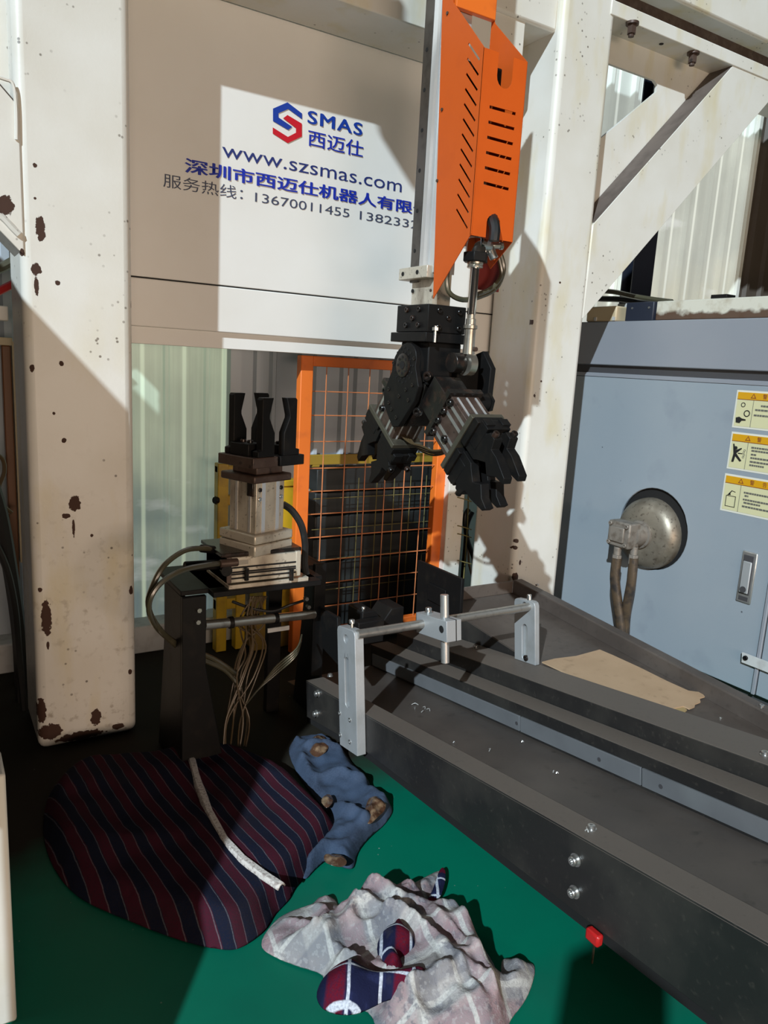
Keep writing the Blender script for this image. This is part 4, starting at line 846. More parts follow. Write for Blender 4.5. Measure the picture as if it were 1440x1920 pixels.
# cardboard
cpts = [(1016,1243),(1040,1237),(1080,1232),(1124,1220),(1150,1231),(1200,1254),(1250,1279),(1290,1297),(1304,1299),(1314,1300),(1321,1308),(1311,1311),(1313,1318),(1303,1322),(1302,1327),(1292,1331),(1281,1326),(1262,1330),(1250,1336),(1180,1311),(1110,1286),(1070,1268)]
Q = [tray_at(x, y, .004) for x, y in cpts]
cbd = MB().plate([(q.x, (q.y-TY)) for q in Q], (0, TY, .276), (1,0,0), Vector((0,1,SL)), .004).build('cardboard_sheet', M['cardboard'], None, smooth=False)
tag(cbd, 'brown cardboard sheet with torn corner lying in the output tray', 'cardboard')
Q = [tray_at(x, y, .003) for x, y in ((1250,1325),(1268,1318),(1282,1327),(1288,1332),(1284,1336),(1286,1348),(1279,1343),(1262,1341),(1252,1334))]
MB().plate([(q.x, (q.y-TY)) for q in Q], (0, TY, .274), (1,0,0), Vector((0,1,SL)), .0025).build('torn_flap', M['cardboard_torn'], cbd, smooth=False)
# ------------------------------------------------------------------ lathe enclosure (left side wall faces -X)
MX = 2.30
def my(px, py, X=MX): q = at(px, py, 'X', X); return (q.y, q.z)
cnc = thing('lathe_enclosure', 'large grey blue lathe enclosure with round spindle opening beyond the output tray', 'machine', (2.9, 1.4, 0))
YN, YF = .35, 2.262
zt = my(1300, 599)[1]; zg1 = my(1265, 690)[1]; zg0 = my(1265, 714)[1]; zl = my(1265, 706)[1]
yd = my(1421, 1230)[0]                     # gap at the end of the spindle cover
hc = my(1222, 992); hr = (my(1222, 915)[1]-my(1222, 1070)[1])/2
hole = [(hc[0]+hr*math.cos(2*PI*i/40), hc[1]+hr*math.sin(2*PI*i/40)) for i in range(40)]
MB().plate([(yd+.004, .05), (YF, .05), (YF, zg0), (yd+.004, zg0)], (MX, 0, 0), (0,1,0), (0,0,1), .012, holes=[hole]).build('side_cover', M['cnc'], cnc, bevel=.003)
MB().box(MX, MX+.012, YN, yd-.012, .05, zg0).build('side_door', M['cnc'], cnc, bevel=.003)
MB().box(MX-.006, MX+.004, yd-.010, yd+.002, .05, zg0-.45).build('door_edge', M['cnc_top'], cnc, bevel=.002)
MB().box(MX+.006, MX+.02, yd-.014, yd+.006, .05, zg0).build('door_gap', M['cnc_dark'], cnc)
MB().box(MX-.004, MX+1.2, YN, YF, zg1, zt).build('top_fascia', M['cnc_top'], cnc, bevel=.004)
MB().box(MX+.010, MX+1.2, YN, YF, zg0, zg1).build('fascia_groove', M['cnc_dark'], cnc)
MB().box(MX-.002, MX+.014, YN, YF, zg0, zl).build('groove_ledge', M['cnc_top'], cnc, bevel=.001)
MB().box(MX+.20, MX+1.2, YN, YF, .03, zg0).build('enclosure_core', M['cnc_dark'], cnc)
MB().box(MX+.012, MX+.2, YF-.03, YF, .03, zg0).build('enclosure_end', M['cnc_dark'], cnc)
MB().box(MX+.03, MX+1.2, YN, YF, 0, .05).build('plinth', M['cnc_dark'], cnc)
b = MB(); b.lathe((MX+.013, hc[0], hc[1]), (1,0,0), [(0,hr+.012),(.15,hr+.012),(.15,.01)], 40); b.build('spindle_well', M['dark_hole'], cnc)
# rotary cylinder: spun steel dome, shaft, valve block, hoses
dc = my(1216, 1000); dr = hr*.88
cylr = MB().lathe((MX+.14, dc[0], dc[1]), (-1,0,0), [(0,dr),(.135,dr),(.155,dr*.97),(.172,dr*.88),(.182,dr*.74),(.186,dr*.45),(.186,.05)], 44).build('rotary_cylinder', M['stainless'], cnc)
sc_ = Vector((MX-.045, dc[0], dc[1]))
MB().lathe(sc_, (-1,0,0), [(0,.052),(.012,.052),(.014,.044),(.06,.042),(.062,.03)], 28).build('cylinder_neck', M['cast'], cnc)
vx = MX-.12; vc = at(1168, 1000, 'X', vx)
vb_ = MB().box(vx-.025, vx+.035, vc.y-.050, vc.y+.050, vc.z-.050, vc.z+.045).build('valve_block', M['cast'], cnc, bevel=.006)
MB().box(vx-.034, vx-.024, vc.y-.030, vc.y+.034, vc.z-.030, vc.z+.026).build('valve_cover', M['cast'], vb_, bevel=.003)
for dy in (-.038, .038):
    for dz in (-.036, .034): MB().bolt((vx-.025, vc.y+dy, vc.z+dz), (-1,0,0), .008, .008).build('socket_bolt', M['cast'], vb_)
for px, dx in ((1157, -.012), (1188, .018)):
    p = at(px, 1040, 'X', vx+dx); MB().cyl(p, p-Vector((0,0,.035)), .018, 6).cyl(p+Vector((0,0,.03)), p-Vector((0,0,.0)), .014, 12).build('hose_fitting', M['cast'], cnc, bevel=.001)
MB().tube([at(x, y, 'X', X) for x, y, X in ((1157,1046,vx-.012),(1153,1085,vx-.012),(1158,1130,vx),(1164,1180,vx+.01),(1166,1260,vx+.02))], .0185, 12).build('coolant_hose', M['brown_hose'], cnc)
MB().tube([at(x, y, 'X', X) for x, y, X in ((1188,1046,vx+.018),(1184,1090,vx+.018),(1176,1135,vx+.02),(1172,1180,vx+.03),(1170,1260,vx+.03))], .0175, 12).build('coolant_hose', M['brown_hose'], cnc)
# lock handle
h = [my(x, y) for x, y in ((1396,1033),(1423,1037),(1408,1132),(1379,1127))]
hy0, hy1 = (h[1][0]+h[2][0])/2, (h[0][0]+h[3][0])/2; hz1, hz0 = (h[0][1]+h[1][1])/2, (h[2][1]+h[3][1])/2
hd = MB().box(MX-.006, MX+.001, hy0, hy1, hz0, hz1).build('lock_plate', M['alu'], cnc, bevel=.004)
MB().box(MX-.0085, MX-.0055, hy0+.008, hy1-.008, hz0+.03, hz1-.012).build('lock_recess', M['cnc_dark'], hd, bevel=.006)
MB().box(MX-.014, MX-.008, hy0+.011, hy1-.011, hz0+.034, hz1-.032).build('lock_lever', M['alu_plate'], hd, bevel=.005)
MB().cyl((MX-.008, (hy0+hy1)/2, hz0+.047), (MX-.0165, (hy0+hy1)/2, hz0+.047), .0105, 16).build('key_cylinder', M['cnc_dark'], hd)
MB().box(MX-.0072, MX-.0055, hy0+.010, hy1-.010, hz0+.008, hz0+.022).build('lock_slot', M['cnc_dark'], hd)
# white latch strip bridging the gap
l = [my(x, y) for x, y in ((1396,1223),(1440,1238),(1440,1252),(1395,1240))]
MB().plate([(l[3][0], l[3][1]), (l[3][0]-.19, l[3][1]+.0), (l[3][0]-.19, l[3][1]+.034), (l[0][0], l[3][1]+.034)], (MX-.010, 0, 0), (0,1,0), (0,0,1), -.006).build('latch_strip', M['kerb'], cnc, bevel=.001)
p = my(1404, 1232); MB().bolt((MX-.0165, p[0], p[1]), (-1,0,0), .008, .006).build('socket_bolt', M['black'], cnc)
# warning stickers
def sticker(corners, kind, label):
    """corners in px: tl, right side continues out of frame"""
    tl, bl = my(*corners[0]), my(*corners[1]); wd = .19; hh = tl[1]-bl[1]; y0 = (tl[0]+bl[0])/2
    t = thing('warning_sticker', label, 'sticker', (MX, y0-wd/2, bl[1]), 'warning stickers on the lathe cover')
    sk = .0
    def R(a0, a1, c0, c1, name, m, lift, par=t):   # a along -Y from left edge (m), c = height fraction
        return MB().box(MX-.0006-lift, MX-lift, y0-a1, y0-a0, bl[1]+c0*hh, bl[1]+c1*hh).build(name, m, par)
    R(0, wd, 0, 1, 'sticker_sheet', M['sticker_white'], 0)
    R(.006, wd-.006, .05, .95, 'cream_field', M['sticker'], .0007)
    R(.006, wd-.006, .77, .95, 'amber_band', M['amber'], .0013)
    R(.064, .0652, .05, .76, 'divider_line', M['ink_grey'], .0013)
    R(.006, wd-.006, .755, .77, 'divider_line', M['ink_red'], .0014)
    def P(a, c): return Vector((MX-.0022, y0-a, bl[1]+c*hh))
    def poly(pts, name, m): return MB().plate([(-a, c*hh) for a, c in pts], (MX-.0022, y0, bl[1]), (0,1,0), (0,0,1), .0005).build(name, m, t, smooth=False)
    def ring(a, c, r, m=M['ink']):
        return MB().plate([(r*math.cos(2*PI*i/20), r*math.sin(2*PI*i/20)) for i in range(20)], (MX-.0022, y0-a, bl[1]+c*hh), (0,1,0), (0,0,1), .0005, holes=[[(r*.72*math.cos(2*PI*i/20), r*.72*math.sin(2*PI*i/20)) for i in range(20)]]).build('pictogram_ring', m, t, smooth=False)
    # triangle mark and two characters in the band
    poly([(.052,.80),(.072,.80),(.062,.93)], 'warning_triangle', M['ink_red']); MB().plate([(-.057,.82*hh),(-.067,.82*hh),(-.062,.895*hh)], (MX-.0028, y0, bl[1]), (0,1,0), (0,0,1), .0005).build('warning_triangle', M['amber'], t, smooth=False)
    for a, ch_ in ((.094, '警'), (.138, '告')):
        cu = bpy.data.curves.new('lettering', 'FONT'); cu.body = ch_; cu.size = 1; cu.offset = .01; cu.resolution_u = 2
        o = bpy.data.objects.new('lettering', cu); C.objects.link(o); dg = bpy.context.evaluated_depsgraph_get(); dg.update(); me = bpy.data.meshes.new_from_object(o.evaluated_get(dg)); bpy.data.objects.remove(o)
        xs = [v.co.x for v in me.vertices]; ys = [v.co.y for v in me.vertices]; k = .13*hh/(max(ys)-min(ys))
        for v in me.vertices: v.co = (MX-.0021, y0-a-(v.co.x-min(xs))*k*.9, bl[1]+.80*hh+(v.co.y-min(ys))*k)
        me.materials.clear(); me.materials.append(M['ink_red']); link('lettering', me, t)
    # text lines
    rows = {0: ((.092,.60,.17),(.074,.49,.17),(.072,.35,.15)), 1: ((.078,.62,.16),(.080,.54,.18),(.080,.44,.10),(.080,.35,.18),(.080,.25,.18),(.080,.16,.13)), 2: ((.078,.56,.18),(.082,.48,.095),(.078,.38,.18),(.082,.30,.14),(.078,.20,.17))}[kind]
    for a0, c, a1 in rows:
        a = a0; j = 0
        while a < a1-.003:
            wv = random.uniform(.005, .011); e = min(a+wv, a1); poly([(a, c), (e, c), (e, c+.045), (a, c+.045)], 'text_mark', M['ink_grey']); a = e+.0016
    if kind == 0:
        ring(.030, .62, .0078); ring(.047, .40, .011)
        poly([(.012,.14),(.026,.13),(.032,.20),(.046,.21),(.046,.245),(.032,.26),(.022,.30),(.010,.27)], 'pictogram_hand', M['ink'])
    elif kind == 1:
        MB().cyl(P(.024,.58), P(.024,.58)-Vector((.0005,0,0)), .006, 14).build('pictogram_head', M['ink'], t)
        poly([(.012,.68),(.016,.69),(.024,.52),(.044,.60),(.046,.575),(.028,.44),(.050,.26),(.044,.23),(.026,.36),(.022,.20),(.014,.20),(.018,.42)], 'pictogram_figure', M['ink'])
        poly([(.034,.43),(.050,.44),(.050,.46),(.034,.46)], 'pictogram_arm', M['ink'])
        for k_ in range(4): ring(.054+.002*(k_ % 2), .36+.06*k_, .0035, M['ink_grey'])
    else:
        for r in (((.016,.14),(.052,.14),(.052,.155),(.016,.155)), ((.016,.42),(.052,.42),(.052,.435),(.016,.435)), ((.016,.14),(.018,.14),(.018,.43),(.016,.43)), ((.050,.14),(.052,.14),(.052,.43),(.050,.43)),
                  ((.024,.44),(.036,.56),(.048,.54),(.048,.555),(.034,.58),(.020,.44)), ((.022,.45),(.032,.45),(.030,.52))): poly(r, 'pictogram_box', M['ink'])
    return t
sticker(((1383,731),(1372,801)), 0, 'cream warning sticker with pointing hand and rings, topmost of three')
sticker(((1373,809),(1362,878)), 1, 'cream warning sticker with falling figure pictogram, middle one of three')
sticker(((1360,887),(1350,956)), 2, 'cream warning sticker with small box pictogram, lowest of three')
# things on top of the machine
zt_c = zt
q0, q1 = my(1222, 590), my(1440, 580)
rb_ = tag(MB().box(MX+.02, MX+.12, YN, q0[0]-.0, zt_c+.001, my(1440, 553)[1]).build('channel_bar', M['white_rusty'], None, bevel=.004), 'white channel bar with rust along its lower edge on top of the lathe', 'channel bar')
bb_ = thing('junction_box', 'dark blue steel box beside the rusty white channel bar', 'box', (MX+.06, my(1195, 590)[0], zt_c))
ya, yb2 = my(1222, 590)[0]+.004, my(1169, 590)[0]
MB().box(MX+.01, MX+.13, ya, yb2, zt_c+.001, my(1195, 566)[1]).build('box_body', M['navy'], bb_, bevel=.003)
for y in (ya+.02, yb2-.03): MB().cyl((MX+.0105, y, my(1195, 577)[1]), (MX+.008, y, my(1195, 577)[1]), .004, 10).build('box_screw', M['steel'], bb_)
cb_ = thing('cream_tray_box', 'low cream plastic tray on the lathe top next to right column', 'tray', (MX+.06, my(1130, 590)[0], zt_c))
ya, yb2 = my(1153, 590)[0], my(1098, 590)[0]-.0
MB().box(MX+.005, MX+.11, ya, min(yb2, 2.24), zt_c+.001, my(1130, 574)[1]).build('tray_body', M['cream'], cb_, bevel=.006)
for px in (1116, 1150):
    y = my(px, 590)[0]; MB().box(MX+.002, MX+.006, y-.006, y+.006, zt_c+.004, zt_c+.018).build('tray_clip', M['kerb'], cb_)
tag(MB().box(MX+.03, MX+.08, my(1352, 555)[0], my(1322, 555)[0], my(1440, 553)[1]+.001, my(1440, 553)[1]+.014).build('flat_clip', M['black'], None, bevel=.002), 'small flat black clip lying on the white channel bar', 'clip')
def top_hose(name, label, pts, r, m, X=MX+.16):
    o = MB().tube([at(p[0], p[1], 'X', X) for p in pts], r, 8).build(name, m, None); return tag(o, label, 'hose')
top_hose('grey_hose', 'grey braided hose lying across the lathe top, upper one', ((1100,540),(1128,545),(1155,548),(1190,556),(1228,562),(1260,566)), .010, M['hose'])
top_hose('black_hose', 'black hose lying on the lathe top below the grey one', ((1098,556),(1125,560),(1160,561),(1195,565),(1240,568)), .012, M['rubber'], MX+.20)
lamp_t = tag(MB().box(MX+.09, MX+.11, my(1154, 570)[0], my(1128, 570)[0], my(1140, 577)[1], my(1140, 565)[1]).build('white_block', M['kerb'], None, bevel=.002), 'small white block behind the cream tray on the lathe top', 'block')
# dark steel post of the hall behind the lathe
hp_ = thing('hall_post', 'dark navy steel hall post behind the lathe against pale daylit sheets', 'post', (at(1205, 520, 'Y', 2.56).x, 2.56, 0))
a, b_ = at(1186, 520, 'Y', 2.54).x, at(1224, 520, 'Y', 2.54).x
MB().box(a, b_, 2.54, 2.545, 0, 4.0).build('post_flange', M['navy'], hp_); MB().box((a+b_)/2-.004, (a+b_)/2+.004, 2.545, 2.60, 0, 4.0).build('post_web', M['navy'], hp_); MB().box(a, b_, 2.60, 2.606, 0, 4.0).build('post_flange', M['navy'], hp_)

# ------------------------------------------------------------------ narrow gap between fence and right column
jy = 2.30
wj = thing('white_jamb', 'white narrow upright beside the right post of the orange fence', 'upright', (at(848, 1000, 'Y', jy).x, jy, 0))
MB().box(at(836, 1000, 'Y', jy).x, at(866, 1000, 'Y', jy).x, jy, jy+.05, 0, 1.30).build('jamb_body', M['white'], wj, bevel=.003)
for y in (935, 988, 1003, 1053):
    p = at(862, y, 'Y', jy-.002); MB().tube([p-Vector((.012,0,-.006)), p+Vector((.02,-.01,-.002)), p+Vector((.05,-.012,-.012))], .0022, 6).build('hook_wire', M['old_wire'], wj)
ms = tag(MB().box(at(866, 1000, 'Y', 2.5).x, at(930, 1000, 'Y', 2.5).x, 2.50, 2.51, 0, 1.3).build('mint_board', M['mint'], None), 'pale mint board showing in the slit beside the right column', 'board')
sy_ = [2.30]
def slit_cable(name, label, pts, r, m):
    sy_[0] += .026
    P_ = [at(p[0], p[1], 'Y', sy_[0]) for p in pts]; P_.append(Vector((P_[-1].x+.01, P_[-1].y-.01, r+.001)))
    return tag(MB().tube(P_, r, 8).build(name, m, None), label, 'cable')
slit_cable('green_cable', 'thin dark green cable hanging in the slit by the right column', ((874,880),(878,930),(876,990),(872,1050),(868,1110)), .003, M['old_wire'])
slit_cable('black_cable', 'thick black cable bending out to the right in the slit by the column', ((879,955),(872,970),(876,1010),(890,1050),(908,1096)), .010, M['rubber'])
slit_cable('black_cable', 'thick black cable hanging straight down in the slit by the column', ((886,960),(876,985),(872,1030),(868,1075),(866,1110)), .009, M['rubber'])
slit_cable('brown_cable', 'brown cable between two black ones in the slit by the column', ((878,1020),(880,1060),(890,1100)), .005, M['cardboard'])
slit_cable('white_cable', 'white cable hanging in the slit beside the brown cable', ((884,1035),(890,1068),(899,1100)), .006, M['kerb'])

# ------------------------------------------------------------------ red plug under the chute
rp_ = thing('red_plug', 'small red plug with thin cord hanging under the chute side', 'plug', at(1115, 1760, 'X', .905))
q = at(1113, 1756, 'X', .89)
MB().box(.884, .899, q.y-.014, q.y+.014, q.z-.011, q.z+.010).build('plug_body', M['red'], rp_, bevel=.004)
qe = at(1110, 1805, 'Z', .004)
MB().tube([q+Vector((.003,0,-.01)), q.lerp(qe, .5)+Vector((.002,.0,0)), qe], .0022, 6).build('plug_cord', M['brown_hose'], rp_)

# ------------------------------------------------------------------ cloths on the floor
from mathutils.geometry import delaunay_2d_cdt
def fl(px, py, z=.0): q = at(px, py, 'Z', z); return Vector((q.x, q.y))
def inside(p, poly):
    c = False; n = len(poly)
    for i in range(n):
        a, b = poly[i], poly[(i+1) % n]
        if (a.y > p.y) != (b.y > p.y) and p.x < (b.x-a.x)*(p.y-a.y)/(b.y-a.y)+a.x: c = not c
    return c
def smooth_poly(P, k=4):
    out = []; n = len(P)
    for i in range(n):
        a, b, c, d = P[i-1], P[i], P[(i+1) % n], P[(i+2) % n]
        for j in range(k):
            t = j/k; out.append(.5*((2*b)+(c-a)*t+(2*a-5*b+4*c-d)*t*t+(3*b-a-3*c+d)*t**3))
    return out
def cloth(name, pix, m, hf, parent=None, step=.011, thick=.003, sm=3, zpix=0., subd=1):
    P = smooth_poly([fl(x, y, zpix) for x, y in pix], sm); n = len(P)
    def bd(p):
        best = 9
        for i in range(n):
            a, b = P[i], P[(i+1) % n]; d = b-a; L2 = d.length_squared
            t = 0 if L2 == 0 else max(0, min(1, (p-a).dot(d)/L2)); best = min(best, (p-a-d*t).length)
        return best
    pts = list(P); xs = [p.x for p in P]; ys = [p.y for p in P]; x = min(xs); row = 0
    while x < max(xs):
        y = min(ys)+(step/2 if row % 2 else 0)
        while y < max(ys):
            q = Vector((x+random.uniform(-1,1)*step*.15, y+random.uniform(-1,1)*step*.15))
            if inside(q, P) and bd(q) > step*.5: pts.append(q)
            y += step
        x += step*.866; row += 1
    r = delaunay_2d_cdt(pts, [(i, (i+1) % n) for i in range(n)], [], 1, 1e-5)
    me = bpy.data.meshes.new(name); V = []
    for q in r[0]:
        d = bd(q); V.append((q.x, q.y, max(.003, hf(q, d))))
    me.from_pydata(V, [], [list(f) for f in r[2]]); me.materials.append(m); me.polygons.foreach_set('use_smooth', [True]*len(me.polygons))
    bmm = bmesh.new(); bmm.from_mesh(me); bmesh.ops.recalc_face_normals(bmm, faces=bmm.faces)
    if sum(f.normal.z for f in bmm.faces) < 0: bmesh.ops.reverse_faces(bmm, faces=bmm.faces)
    bmm.to_mesh(me); bmm.free()
    o = link(name, me, parent); s_ = o.modifiers.new('thickness', 'SOLIDIFY'); s_.thickness = thick; s_.offset = -1
    if subd: q = o.modifiers.new('smooth', 'SUBSURF'); q.levels = q.render_levels = subd
    return o
def sst(a, b, x): t = max(0, min(1, (x-a)/(b-a))); return t*t*(3-2*t)
def ridge(p, sc, seed): return 1-abs(noise.noise(Vector((p.x*sc, p.y*sc, seed))))*2
def stripes_rot(p0, p1):   # rotation that turns the across-stripe direction into X
    d = fl(*p1)-fl(*p0); nrm = Vector((-d.y, d.x)); return -math.atan2(nrm.y, nrm.x)
# striped mat
rs = stripes_rot((505,1470), (610,1570)); per = .045; scw = .314159/per
M['striped'] = mat('red_navy_striped_cloth', (.008,.011,.026), .95, 0, [dict(t='wave', sc=scw, lo=.45, hi=.55, col=(.055,.009,.019), rot=(0,0,rs), dist=.6, ds=2), dict(t='wave', sc=scw*2, lo=.975, hi=1.0, col=(.16,.15,.17), amt=.6, rot=(0,0,rs), dist=.6, ds=2, ph=.4), dict(t='noise', sc=300, lo=.45, hi=.7, col=(.02,.015,.02), amt=.5), dict(t='noise', sc=7, lo=.5, hi=.75, col=(.015,.012,.014), amt=.6)], bump=(420, .4), spec=.1)
mat_t = thing('striped_floor_cloth', 'folded dark red and navy striped cloth with white tape lying by the left column', 'cloth', (*fl(430,1560), 0))
def h_mat(q, d): return .042*sst(0, .035, d)+.014*ridge(q, 4, 3.1)*sst(0, .06, d)+.006*noise.noise(Vector((q.x*14, q.y*14, 2)))*sst(0,.05,d)+.003
cloth('striped_layer', [(352,1398),(420,1392),(530,1428),(585,1480),(632,1528),(628,1556),(600,1592),(560,1640),(546,1664),(520,1690),(500,1722),(452,1754),(405,1756),(330,1738),(230,1700),(130,1650),(80,1560),(90,1470),(150,1425),(250,1410)], M['striped'], h_mat, mat_t, step=.018, thick=.004, zpix=.03)
seam_px = [(352,1398),(358,1428),(372,1478),(392,1530),(420,1582),(455,1620),(495,1650),(528,1672)]
def seam_h(x, y):
    q = fl(x, y, .045); return Vector((q.x, q.y, .058))
b = MB(); sp = [seam_h(*p) for p in seam_px]; rows = []
Qs = []
for i in range(len(sp)-1):
    for k in range(5): Qs.append(sp[i].lerp(sp[i+1], k/5))
Qs.append(sp[-1]); 
for i, q in enumerate(Qs):
    d = (Qs[min(i+1, len(Qs)-1)]-Qs[max(i-1, 0)]).normalized(); n = Vector((-d.y, d.x, 0)).normalized()*.011
    e = .016 if i == len(Qs)-1 else 0
    rows.append([b.bm.verts.new(q+n+Vector((0,0,-.004))), b.bm.verts.new(q+n*.5+Vector((0,0,.004))), b.bm.verts.new(q-n*.5+Vector((0,0,.004))), b.bm.verts.new(q-n+Vector((0,0,-.004)))])
for i in range(len(rows)-1):
    for k in range(3): b.face([rows[i][k], rows[i][k+1], rows[i+1][k+1], rows[i+1][k]])
o = b.build('white_tape', M['seam'], mat_t); s_ = o.modifiers.new('thickness', 'SOLIDIFY'); s_.thickness = .003
# blue rag
bl = thing('blue_rag', 'crumpled blue cotton rag with shiny brown film scraps beside striped cloth', 'rag', (*fl(650,1500), 0))
def h_blue(q, d):
    wv = Vector((q.x+.015*noise.noise(Vector((q.x*15, q.y*15, 1))), q.y+.015*noise.noise(Vector((q.x*15, q.y*15, 6)))))
    return sst(0, .022, d)*(.014+.022*max(0, ridge(wv, 6, 9.3))**3+.020*max(0, ridge(wv, 13, 4.4))**3+.006*ridge(wv, 30, 1.4)+.010*noise.noise(Vector((q.x*9, q.y*9, 5))))+.004
cloth('rag_sheet', [(540,1400),(560,1378),(598,1374),(640,1398),(664,1428),(690,1452),(702,1480),(722,1492),(738,1512),(722,1538),(692,1566),(672,1592),(664,1620),(640,1618),(615,1606),(592,1622),(572,1640),(560,1620),(600,1570),(620,1530),(590,1490),(560,1450)], M['denim'], h_blue, bl, step=.012, thick=.003, zpix=.015)
for pp in (((580,1390),(604,1380),(618,1396),(612,1412),(594,1420),(580,1412)), ((690,1500),(712,1494),(726,1512),(712,1532),(694,1548),(682,1538)), ((600,1502),(618,1492),(626,1506),(612,1520)), ((608,1606),(640,1608),(652,1622),(632,1628),(610,1622))):
    cloth('film_scrap', pp, M['film'], lambda q, d: .046+.010*noise.noise(Vector((q.x*40, q.y*40, 7)))-.02*sst(.02, 0, d)*.6, bl, step=.007, thick=.0008, zpix=.03, sm=2)
# plaid rag
rp2 = stripes_rot((640,1800), (850,1730))
def plaid(name, base, c1, c2, c3, amt, rz, f=1.0, rough=.92, mott=False):
    w_ = .314159/.105*f
    return mat(name, base, rough, 0, [dict(t='noise', sc=7, lo=.4, hi=.7, col=tuple(c*.8 for c in base), amt=.5),
        dict(t='wave', sc=w_, lo=.55, hi=.7, col=c1, amt=amt, rot=(0,0,rz), dist=1.2, ds=1.2), dict(t='wave', sc=w_, lo=.55, hi=.7, col=c1, amt=amt*.8, rot=(0,0,rz+PI/2), dist=1.2, ds=1.2),
        dict(t='wave', sc=w_*.5, lo=.80, hi=.9, col=c2, amt=amt*1.1, rot=(0,0,rz), dist=1.2, ds=1.2, ph=1.3), dict(t='wave', sc=w_*.5, lo=.80, hi=.9, col=c2, amt=amt, rot=(0,0,rz+PI/2), dist=1.2, ds=1.2, ph=.6),
        dict(t='wave', sc=w_, lo=.965, hi=.985, col=c3, amt=min(1, amt*1.6), rot=(0,0,rz), dist=1.2, ds=1.2, ph=2.6), dict(t='wave', sc=w_, lo=.965, hi=.985, col=c3, amt=min(1, amt*1.6), rot=(0,0,rz+PI/2), dist=1.2, ds=1.2, ph=2.2),
        dict(t='noise', sc=260, lo=.4, hi=.65, col=tuple(c*.6 for c in base), amt=.4), dict(t='noise', sc=16, lo=.62, hi=.75, col=(.10,.085,.07), amt=.35)]+([dict(t='noise', sc=75, lo=.52, hi=.60, col=(.10,.10,.125), amt=.6, gate=(9,.45,.6)), dict(t='noise', sc=110, lo=.55, hi=.62, col=(.55,.54,.53), amt=.22)] if mott else []), bump=(380, .5), spec=.1)
M['plaid_pale'] = plaid('washed_plaid_cloth', (.40,.375,.365), (.12,.125,.16), (.34,.20,.21), (.56,.54,.51), .50, rp2, 1.35, mott=True)
M['plaid_vivid'] = plaid('vivid_plaid_cloth', (.018,.022,.07), (.010,.012,.040), (.12,.005,.016), (.60,.63,.72), .95, rp2+.5, 2.0)
pr_ = thing('plaid_rag', 'crumpled pale plaid rag with bright navy red plaid fold in foreground', 'rag', (*fl(750,1790), 0))
def h_plaid(q, d):
    wv = Vector((q.x+.03*noise.noise(Vector((q.x*9, q.y*9, 1))), q.y+.03*noise.noise(Vector((q.x*9, q.y*9, 4)))))
    f = .040*max(0, ridge(wv, 4.2, 11.0))**3+.034*max(0, ridge(wv, 8.5, 2.2))**4+.020*max(0, ridge(wv, 17, 5.2))**3+.006*ridge(wv, 34, 8.1)
    return sst(0, .045, d)*(.008+f)+.004+.006*sst(0,.012,d)
cloth('pale_side', [(487,1764),(515,1720),(548,1700),(585,1688),(600,1674),(630,1680),(640,1692),(700,1668),(760,1656),(800,1636),(822,1626),(832,1632),(824,1660),(800,1696),(830,1700),(868,1706),(884,1730),(905,1765),(928,1800),(938,1828),(942,1790),(975,1796),(1004,1802),(1000,1840),(985,1872),(960,1905),(930,1960),(820,1975),(720,1940),(690,1890),(640,1880),(596,1850),(606,1822),(560,1806),(520,1790)], M['plaid_pale'], h_plaid, pr_, step=.0085, thick=.0035, zpix=.012)
def roll(name, pix, w_, hgt, m, z0):
    P = smooth_poly([fl(x, y, z0) for x, y in pix], 3)
    return cloth(name, pix, m, lambda q, d: z0*.75+hgt*math.sqrt(max(0, min(1, d/w_)))+.006*noise.noise(Vector((q.x*22, q.y*22, 3)))*sst(0,.02,d), pr_, step=.008, thick=.003, zpix=z0)
roll('plaid_fold', [(592,1852),(606,1826),(640,1804),(664,1800),(690,1814),(720,1822),(752,1818),(784,1812),(806,1820),(810,1838),(800,1852),(768,1862),(732,1862),(700,1876),(672,1888),(636,1890),(604,1878)], .034, .046, M['plaid_vivid'], .06)
roll('plaid_fold', [(706,1762),(716,1740),(736,1730),(740,1712),(752,1712),(758,1730),(776,1748),(782,1764),(768,1780),(752,1790),(760,1806),(744,1826),(722,1820),(712,1794)], .026, .042, M['plaid_vivid'], .065)
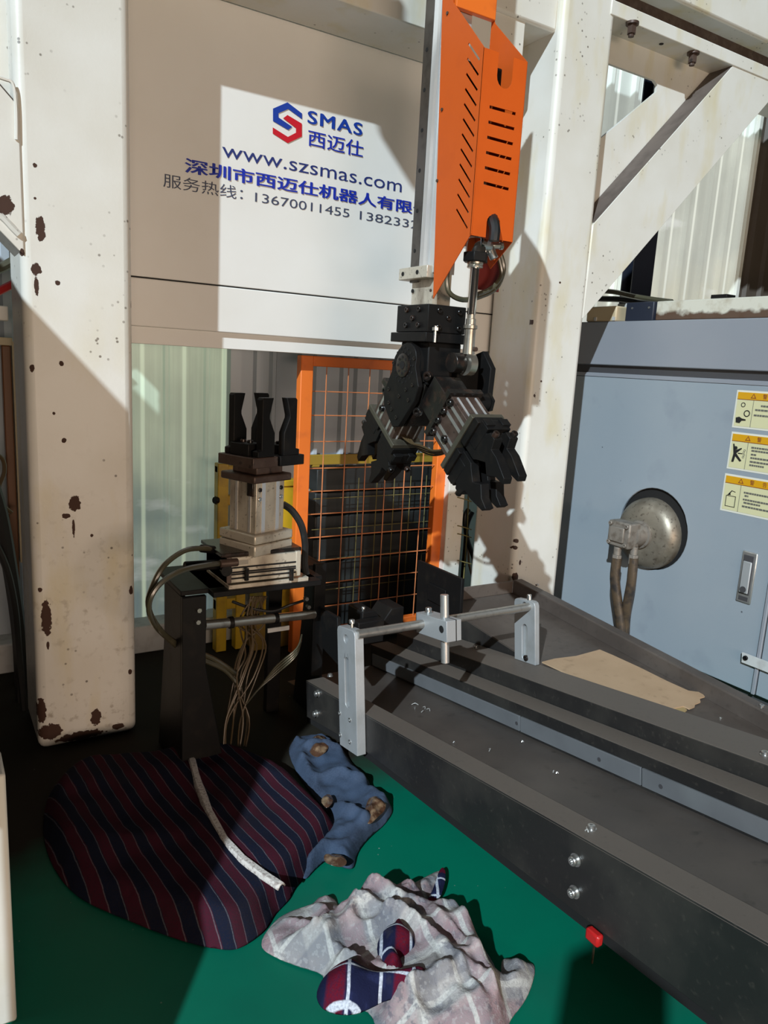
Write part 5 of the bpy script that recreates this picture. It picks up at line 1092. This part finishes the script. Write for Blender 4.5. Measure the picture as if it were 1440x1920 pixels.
tag(cloth('fallen_corner', [(824,1630),(834,1628),(836,1650),(826,1682),(806,1694),(800,1690),(812,1664)], M['plaid_vivid'], lambda q, d: .02+.01*sst(0,.02,d), pr_, step=.008, thick=.002, zpix=.02), '', '') if False else cloth('fallen_corner', [(824,1630),(834,1628),(836,1650),(826,1682),(806,1694),(800,1690),(812,1664)], M['plaid_vivid'], lambda q, d: .02+.01*sst(0,.02,d), pr_, step=.008, thick=.002, zpix=.02)

# ------------------------------------------------------------------ left of the picture: unseen sheet added to shade the corner, white cabinet foot
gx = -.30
gs = thing('unseen_shade_sheet', 'unseen dark sheet with sloping top edge, added left of the gantry to cast shade', 'shade sheet', (gx, 1.1, 0))
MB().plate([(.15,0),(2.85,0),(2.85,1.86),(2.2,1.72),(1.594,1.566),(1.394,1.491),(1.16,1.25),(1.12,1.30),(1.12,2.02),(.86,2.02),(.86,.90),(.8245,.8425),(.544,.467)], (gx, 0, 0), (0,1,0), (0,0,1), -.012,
    holes=[[(.838,.27),(.918,.27),(.918,.64),(.838,.64)]]).build('upright_plate', M['cnc_dark'], gs)  # added plate: outline throws the corner shade, slot lets sun onto the post
wc0 = at(31, 1905, 'Z', .0)
wc = tag(MB().box(-.03, wc0.x, wc0.y-.01, wc0.y+.07, 0, .43).build('white_stub_post', M['white'], None, bevel=.004), 'short white post at the bottom left edge of the view', 'post')

# ------------------------------------------------------------------ behind the camera: unseen low block and box on a pole, added to cast shade
bed = thing('unseen_light_block', 'unseen long low dark block added on the floor to hold back lamp light', 'light block', (0, -1.3, 0))
MB().box(-2.6, 2.6, -1.6, -1.0, .06, .26).build('light_block_body', M['cnc_dark'], bed, bevel=.01)
for x in (-2.2, 0, 2.2): MB().box(x-.15, x+.15, -1.55, -1.05, 0, .06).build('light_block_foot', M['black'], bed)
cbx = thing('unseen_shade_box', 'unseen grey box on a thin pole left of the camera, added to cast a floor shadow', 'shade box', (-.36, -.34, 0))
MB().box(-.43, -.29, -.40, -.28, .86, 1.10).build('box_body', M['cnc_top'], cbx, bevel=.006)
MB().cyl((-.36, -.34, .02), (-.36, -.34, .86), .02, 14).build('pole', M['cnc_dark'], cbx); MB().cyl((-.36, -.34, 0), (-.36, -.34, .02), .13, 24).build('pole_foot', M['cnc_dark'], cbx)
